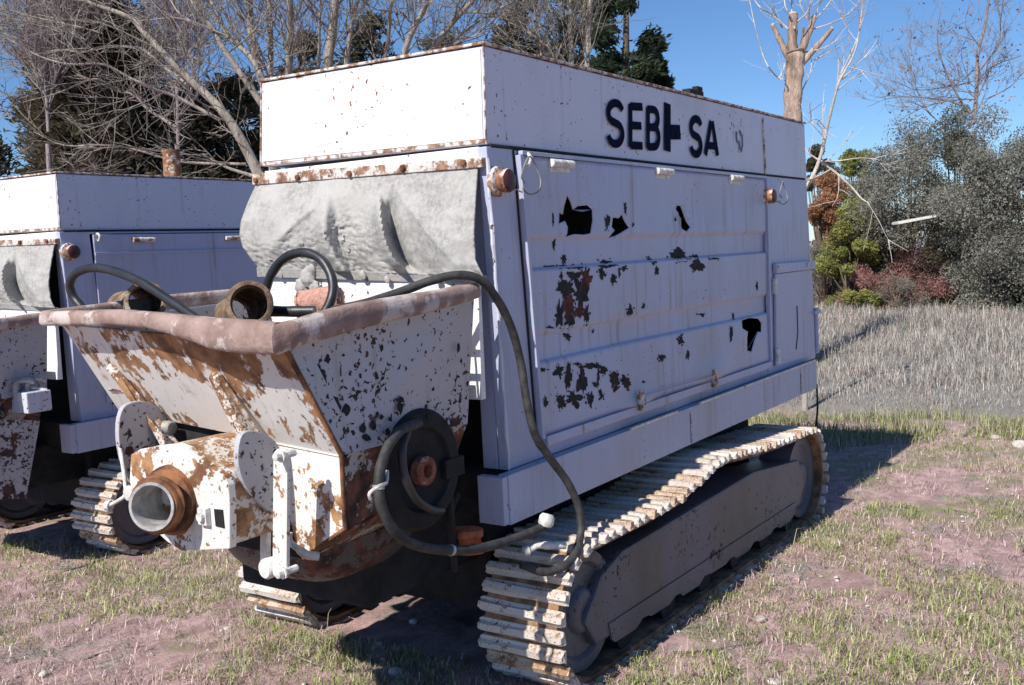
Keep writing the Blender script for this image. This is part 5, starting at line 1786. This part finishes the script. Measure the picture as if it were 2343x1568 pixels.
shrub(2075, 300, 560, 125, 21.0, 'olive', 'large grey-green shrub left of the sky gap', 26000, nl=44)
shrub(2190, 255, 640, 90, 20.4, 'olive2', 'grey-green shrub around the sky gap', 18000, nl=34)
shrub(2280, 235, 700, 130, 18.6, 'olive', 'tall grey-green shrub filling the right picture edge', 30000, nl=46)
shrub(2420, 230, 700, 150, 18.0, 'olive2', 'grey-green shrub mostly cut off by the right picture edge', 12000, nl=40)
shrub(2230, 520, 705, 120, 19.8, 'ever', 'dark low shrub in shade under the tall grey-green one', 15000, nl=30)
shrub(1885, 325, 470, 34, 25.2, 'ever2', 'small dark evergreen bush just right of the pump tail', 9000, nl=16)
shrub(1965, 330, 470, 40, 24.0, 'green', 'green bush behind the russet one', 8000, nl=16)
shrub(1905, 395, 560, 50, 22.2, 'red', 'russet-leaved shrub beside the pump tail', 9000, 0.05, nl=22)
shrub(1960, 440, 650, 62, 21.0, 'green', 'yellow-green leafy shrub in front of the russet one', 13000, 0.05, nl=26)
shrub(1890, 560, 712, 60, 21.6, 'brush', 'dry grey brush at the meadow edge by the pump', 11000, 0.05, nl=24, aspect=0.22)
shrub(2020, 560, 712, 80, 21.4, 'olive2', 'dull low shrub behind reddish stems', 12000, 0.05, nl=26)
shrub(2100, 575, 712, 85, 20.6, 'pinkbrush', 'reddish dry brush in the middle of the meadow edge', 9000, 0.06, nl=24, aspect=0.16)
shrub(1985, 600, 712, 60, 20.4, 'pinkbrush', 'small reddish dry brush below the yellow-green shrub', 4500, 0.06, nl=18, aspect=0.16)
shrub(2190, 630, 712, 60, 20.2, 'brush', 'grey dry brush before the dark low shrub', 6000, 0.05, nl=20, aspect=0.2)
shrub(2300, 650, 712, 80, 19.9, 'brush', 'grey dry brush at the right picture edge', 6000, 0.05, nl=20, aspect=0.2)
shrub(2160, 615, 712, 75, 19.9, 'pinkbrush', 'reddish dry brush before the grey-green shrubs, right of the middle one', 7000, 0.06, nl=22, aspect=0.16)
shrub(2050, 640, 712, 55, 19.7, 'brush', 'low grey-brown brush between the two reddish ones', 4500, 0.05, nl=16, aspect=0.2)
shrub(1945, 470, 660, 60, 20.6, 'green', 'broad yellow-green bush nearest the pump tail', 8000, 0.05, nl=24)
shrub(1995, 660, 715, 30, 19.8, 'green', 'tiny yellow-green bush on the meadow edge', 2200, 0.05, nl=10)
# the pale slanting board among the shrubs
b = MB()
p, q = deep(2055, 508, 19.2), deep(2150, 491, 18.4)
b.hexa([p + (0, 0, -0.05), q + (0, 0, -0.035), q + (0.3, 0.2, -0.035), p + (0.3, 0.2, -0.05), p + (0, 0, 0.0), q + (0, 0, 0.0), q + (0.3, 0.2, 0.0), p + (0.3, 0.2, 0.0)])
tag(b.build('pale_board', 'pale_metal', None, 0, 0.004), 'pale slanting board sticking out of the grey-green shrubs', 'board')


# ---- far wood closing the view
def far_wood():
    n = 26000
    ang = rng.uniform(-1.1, 1.35, n)
    dist = rng.uniform(27, 40, n)
    f = np.array([ROT[2][0], ROT[2][1]]); f /= np.linalg.norm(f)
    s = np.array([-f[1], f[0]])
    x = CAM[0] + dist * (np.cos(ang) * f[0] + np.sin(ang) * s[0]); y = CAM[1] + dist * (np.cos(ang) * f[1] + np.sin(ang) * s[1])
    hm = 1.9 + 0.9 * np.sin(ang * 9) + 0.9 * np.sin(ang * 23 + 1) + 0.6 * np.sin(ang * 51)
    z = gz(x, y) + np.clip(hm, 1.0, 6) * rng.uniform(0, 1, n) ** 0.8
    o = leaf_cloud(np.stack([x, y, z], 1), 0.085, 'olive2', 'far_wood', None)
    tag(o, 'far band of dull green wood closing the view behind the trees', 'wood', kind='stuff')


far_wood()


# ------------------------------------------------------------------ grass, straw, stones
m = Mat('grass_blades', 0.75, 0, 0.2)
a_ = m.n.new('ShaderNodeAttribute'); a_.attribute_name = 'Col'
m.base(a_.outputs['Color'])
MT['grass'] = m.m


def vnoise(x, y, s, seed):
    """smooth value noise on a lattice"""
    g = np.random.default_rng(seed).random((256, 256))
    u, v = np.asarray(x) * s + 100, np.asarray(y) * s + 100
    i, j = np.floor(u).astype(int), np.floor(v).astype(int)
    fu, fv = u - i, v - j
    fu = fu * fu * (3 - 2 * fu); fv = fv * fv * (3 - 2 * fv)
    i %= 255; j %= 255
    return (g[i, j] * (1 - fu) + g[i + 1, j] * fu) * (1 - fv) + (g[i, j + 1] * (1 - fu) + g[i + 1, j + 1] * fu) * fv


def blades(P, h, w, lean, colr, name, label, bend=0.5):
    """curved two-piece blades; all arrays per blade"""
    n = len(P)
    th = rng.uniform(0, 2 * np.pi, n)
    d = np.stack([np.cos(th), np.sin(th), np.zeros(n)], 1)
    sd = np.stack([-np.sin(th), np.cos(th), np.zeros(n)], 1)
    upz = np.array([0, 0, 1.0])
    l = lean[:, None]
    mid = P + (upz * np.sqrt(np.maximum(0.02, 1 - l * l * 0.25)) * 0.55 + d * l * 0.25) * h[:, None]
    tip = P + (upz * np.maximum(0.05, 1 - l * l * 0.6) + d * l * 0.9) * h[:, None]
    ww = w[:, None] * 0.5
    V = np.stack([P - sd * ww, P + sd * ww, mid - sd * ww * 0.75, mid + sd * ww * 0.75, tip], 1).reshape(-1, 3)
    me = bpy.data.meshes.new(name)
    me.vertices.add(5 * n); me.vertices.foreach_set('co', V.astype(np.float32).ravel())
    k = np.arange(n) * 5
    loops = np.stack([k, k + 1, k + 3, k + 2, k + 2, k + 3, k + 4], 1).ravel().astype(np.int32)
    me.loops.add(7 * n); me.loops.foreach_set('vertex_index', loops)
    ls = np.stack([np.arange(n) * 7, np.arange(n) * 7 + 4], 1).ravel().astype(np.int32)
    me.polygons.add(2 * n); me.polygons.foreach_set('loop_start', ls)
    me.update(calc_edges=True)
    at_ = me.color_attributes.new('Col', 'FLOAT_COLOR', 'POINT')
    cc = np.repeat(np.concatenate([colr, np.ones((n, 1))], 1), 5, 0).astype(np.float32)
    at_.data.foreach_set('color', cc.ravel())
    me.materials.append(MT['grass'])
    o = bpy.data.objects.new(name, me)
    col.objects.link(o)
    return tag(o, label, 'grass', kind='stuff')


def field(n, r0, r1, power, a0=-0.72, a1=0.85):
    u = rng.uniform(0, 1, n)
    r_ = (r0 ** power + u * (r1 ** power - r0 ** power)) ** (1 / power)
    ang = rng.uniform(a0, a1, n)
    f = np.array([ROT[2][0], ROT[2][1]]); f /= np.linalg.norm(f)
    s = np.array([-f[1], f[0]])
    x = CAM[0] + r_ * (np.cos(ang) * f[0] + np.sin(ang) * s[0]); y = CAM[1] + r_ * (np.cos(ang) * f[1] + np.sin(ang) * s[1])
    return x, y, r_


def palette(n, cols, jit=0.25):
    k = rng.integers(0, len(cols), n)
    c = np.array(cols)[k]
    return np.clip(c * (1 + jit * rng.standard_normal((n, 1))), 0.01, 0.9)


def under_pump(x, y):
    return ((x > 0.15) & (x < 3.3) & (y > -0.21) & (y < 1.55)) | ((x > 0.5) & (x < 3.6) & (y > 3.28) & (y < 5.0))


GREEN = [ground_px(*p) for p in ((700, 1480), (560, 1440), (860, 1500), (420, 1290), (60, 1250), (250, 1290), (2050, 1480), (1700, 1540), (2250, 1500), (1960, 1240), (1850, 1400), (700, 1350), (120, 1420), (2250, 1380), (470, 1360))]
BARE = [ground_px(*p) for p in ((2150, 1130), (2200, 1250), (1900, 1330), (1720, 1480), (330, 1480), (150, 1520), (480, 1430), (2000, 1080), (600, 1560))]


def greenness(x, y):
    g = vnoise(x, y, 1.9, 5) * 0.5 + vnoise(x, y, 5.5, 6) * 0.35 + vnoise(x, y, 14, 7) * 0.25
    for k, p in enumerate(GREEN):
        g += (0.36 if k != 9 else 0.40) * np.exp(-((x - p[0]) ** 2 + (y - p[1]) ** 2) / 0.16)
    for p in BARE:
        g -= 0.30 * np.exp(-((x - p[0]) ** 2 + (y - p[1]) ** 2) / 0.18)
    return g


x, y, r_ = field(360000, 1.0, 10.5, 0.62)
g = greenness(x, y)
ok = (g > 0.45 + 0.16 * rng.random(len(x))) & ~under_pump(x, y)
x, y, g = x[ok], y[ok], g[ok]
n = len(x)
blades(np.stack([x, y, gz(x, y) - 0.004], 1), rng.uniform(0.018, 0.062, n) * (0.5 + 1.1 * np.clip(g - 0.5, 0, 0.6)) * (0.45 + 1.5 * vnoise(x, y, 8.0, 51) ** 2 + 0.5 * vnoise(x, y, 22.0, 52)), rng.uniform(0.0022, 0.0055, n), rng.uniform(0.4, 1.3, n),
       palette(n, [(0.255, 0.305, 0.095), (0.33, 0.37, 0.14), (0.185, 0.235, 0.065), (0.37, 0.38, 0.18), (0.44, 0.41, 0.26)]), 'grass', 'short green grass in patches round the pumps')
x, y, r_ = field(105000, 1.0, 12, 0.65)
ok = ~under_pump(x, y) & (vnoise(x, y, 2.5, 11) + 0.35 * rng.random(len(x)) > 0.5)
x, y = x[ok], y[ok]; n = len(x)
blades(np.stack([x, y, gz(x, y) + 0.003], 1), rng.uniform(0.015, 0.10, n), rng.uniform(0.0016, 0.0045, n), rng.uniform(1.05, 1.3, n),
       palette(n, [(0.48, 0.34, 0.31), (0.54, 0.43, 0.38), (0.22, 0.16, 0.145), (0.38, 0.28, 0.27), (0.62, 0.55, 0.49), (0.13, 0.10, 0.09), (0.54, 0.37, 0.36)]), 'straw', 'flattened dry straw and grass litter on the bare earth')
x, y, r_ = field(9000, 1.2, 9, 1.0)
ok = ~under_pump(x, y) & (vnoise(x, y, 1.6, 21) > 0.5)
x, y = x[ok], y[ok]; n = len(x)
blades(np.stack([x, y, gz(x, y)], 1), rng.uniform(0.07, 0.20, n), rng.uniform(0.0018, 0.003, n), rng.uniform(0.3, 1.2, n), palette(n, [(0.45, 0.38, 0.26), (0.36, 0.32, 0.20), (0.50, 0.44, 0.34)]), 'dry_stalks', 'thin pale dry stalks standing among the short grass')

# tall dry meadow behind the pump
E1, E2 = ground_px(1880, 960), ground_px(2342, 985)
n = 160000
x = rng.uniform(5.5, 23.5, n) ; y = rng.uniform(-6, 10, n)
edge = 6.7 - 0.35 * (y + 0.5) + 2.2 * vnoise(x, y, 0.9, 31)
ok = (x > edge) & (rng.random(n) < np.clip((x - edge) / 1.5 + 0.2, 0, 1)) & (x < 22.6 - 0.35 * y)
x, y = x[ok], y[ok]; n = len(x)
tuft = vnoise(x, y, 1.3, 33)
near = np.clip((x - (7.3 - 0.35 * (y + 0.5))) / 3, 0.25, 1)
pal = palette(n, [(0.38, 0.37, 0.345), (0.46, 0.45, 0.425), (0.24, 0.235, 0.215), (0.40, 0.36, 0.31), (0.30, 0.26, 0.23), (0.44, 0.40, 0.35), (0.40, 0.29, 0.26)], 0.2)
gmask = (vnoise(x, y, 0.9, 35) > 0.62 + 0.25 * near) | (x > 21.2 - 0.35 * y)
pal[gmask] = palette(int(gmask.sum()), [(0.22, 0.23, 0.10), (0.28, 0.28, 0.14)])
blades(np.stack([x, y, gz(x, y) - 0.01], 1), rng.uniform(0.10, 0.30, n) * (0.3 + 1.2 * vnoise(x, y, 2.6, 34) ** 1.5 + 0.4 * tuft) * near, rng.uniform(0.0045, 0.0095, n), rng.uniform(0.2, 1.3, n), pal, 'meadow_grass', 'tall greyish dry meadow grass behind the pump')

# a belt of greener weeds along the front of the meadow
n = 60000
x = rng.uniform(4.5, 10.5, n); y = rng.uniform(-5, 3, n)
edge = 7.2 - 0.35 * (y + 0.5)
ok = (np.abs(x - edge + 0.4) < 1.2 * vnoise(x, y, 1.2, 41) + 0.2) & (vnoise(x, y, 2.2, 43) > 0.36)
x, y = x[ok], y[ok]; n = len(x)
blades(np.stack([x, y, gz(x, y) - 0.01], 1), rng.uniform(0.08, 0.22, n), rng.uniform(0.004, 0.008, n), rng.uniform(0.2, 1.1, n), palette(n, [(0.22, 0.25, 0.10), (0.29, 0.31, 0.14), (0.36, 0.34, 0.22), (0.25, 0.26, 0.13)]), 'weeds', 'greenish weeds in a belt at the meadow front')


# pebbles: one scatter, plus the stones one can point at
MT['stone'] = plain('pale_stone', (0.50, 0.46, 0.42), 0.9, 0.3, 20, 0.006, 60)


def stone_mesh(r, seed, sub=2):
    bm = bmesh.new()
    bmesh.ops.create_icosphere(bm, subdivisions=sub, radius=r)
    o = Vector((seed * 3.1, seed * 1.7, 0))
    for v in bm.verts:
        v.co *= 1 + 0.35 * noise.noise(v.co / r * 0.9 + o)
        v.co.z *= 0.6
    vs = [tuple(v.co) for v in bm.verts]; fs = [tuple(q.index for q in f.verts) for f in bm.faces]
    bm.free()
    return vs, fs


x, y, r_ = field(2600, 1.1, 10, 0.9)
ok = ~under_pump(x, y); x, y = x[ok], y[ok]
b = MB()
protos = [stone_mesh(1.0, k, 1) for k in range(6)]
for i in range(len(x)):
    vs, fs = protos[i % 6]
    s = 0.004 + 0.011 * rng.random() ** 3
    z = float(gz(x[i], y[i]))
    th = rng.uniform(0, 6.28); c_, s_ = math.cos(th), math.sin(th)
    b.add([(x[i] + s * (v[0] * c_ - v[1] * s_), y[i] + s * (v[0] * s_ + v[1] * c_), z + s * 0.3 + s * v[2]) for v in vs], fs)
o = b.build('pebbles', 'stone', None, 60, 0, 0, False)
tag(o, 'small pale pebbles scattered over the earth', 'pebbles', kind='stuff')
STONES = [(1330, 1300, 0), (520, 1440, 0.020, 'pale stone lying in the pinkish litter left of the near track shoes'), (945, 1424, 0.022, 'flat pale stone in the thick grass below the link bars'), (1305, 1442, 0),
          (905, 1540, 0.030, 'largest pale stone at the bottom edge of the grass'), (1190, 1445, 0), (790, 1250, 0), (2278, 1005, 0.05, 'pale stone on the bare earth near the meadow'), (2330, 1022, 0.07, 'pale stone at the right edge beside the dirt'),
          (1770, 1565, 0.028, 'pale stone at the bottom edge right of the near track'), (2215, 1000, 0), (1740, 1420, 0.03, 'pale clod beside the track shadow'), (776, 1328, 0.018, 'small white stone below the hopper outlet'), (870, 1475, 0.020, 'white chip in the grass near the hopper shadow'), (100, 1545, 0.022, 'broad pale stone at the lower left corner')]
for k, s in enumerate(STONES):
    if s[2] == 0:
        continue
    p = ground_px(s[0], s[1])
    vs, fs = stone_mesh(s[2], k + 10)
    b = MB(); b.add([np.array(v) + p + (0, 0, s[2] * 0.25) for v in vs], fs)
    tag(b.build('stone', 'stone', None, 60), s[3], 'stone', 'stones lying about')
# fallen twigs
TW = [([(1540, 1497), (1600, 1496), (1680, 1483), (1745, 1470)], 0.007, 'curved dark twig lying by the near track shadow', 'bark_brown'),
      ([(2030, 1462), (2090, 1480), (2140, 1505)], 0.009, 'pale splintered stick lying in the right grass', 'bark_pale'),
      ([(630, 1480), (680, 1505), (740, 1530)], 0.007, 'pale stick lying at the bottom of the grass', 'bark_pale'),
      ([(410, 1320), (440, 1345), (455, 1372)], 0.006, 'short grey twig lying in the left litter', 'bark_pale'),
      ([(2200, 1002), (2216, 990), (2222, 965), (2220, 940)], 0.014, 'pinkish bent stem standing before the meadow', 'bark_pale'),
      ([(190, 1510), (260, 1492), (330, 1480)], 0.006, 'thin pale stick near the lower left corner', 'bark_pale')]
for px, r, lab, mt in TW:
    P = [ground_px(*q) + (0, 0, r) for q in px]
    if 'standing' in lab:
        P = [P[0], P[1]] + [P[1] + (0.02, 0, 0.10), P[1] + (0.0, 0.02, 0.28)]
    b = MB()
    P = smooth_path(P, 4)
    b.tube(P, [r * (1 - 0.5 * i / len(P)) for i in range(len(P))], 6)
    tag(b.build('twig', mt, None, 50), lab, 'twig', 'fallen twigs')
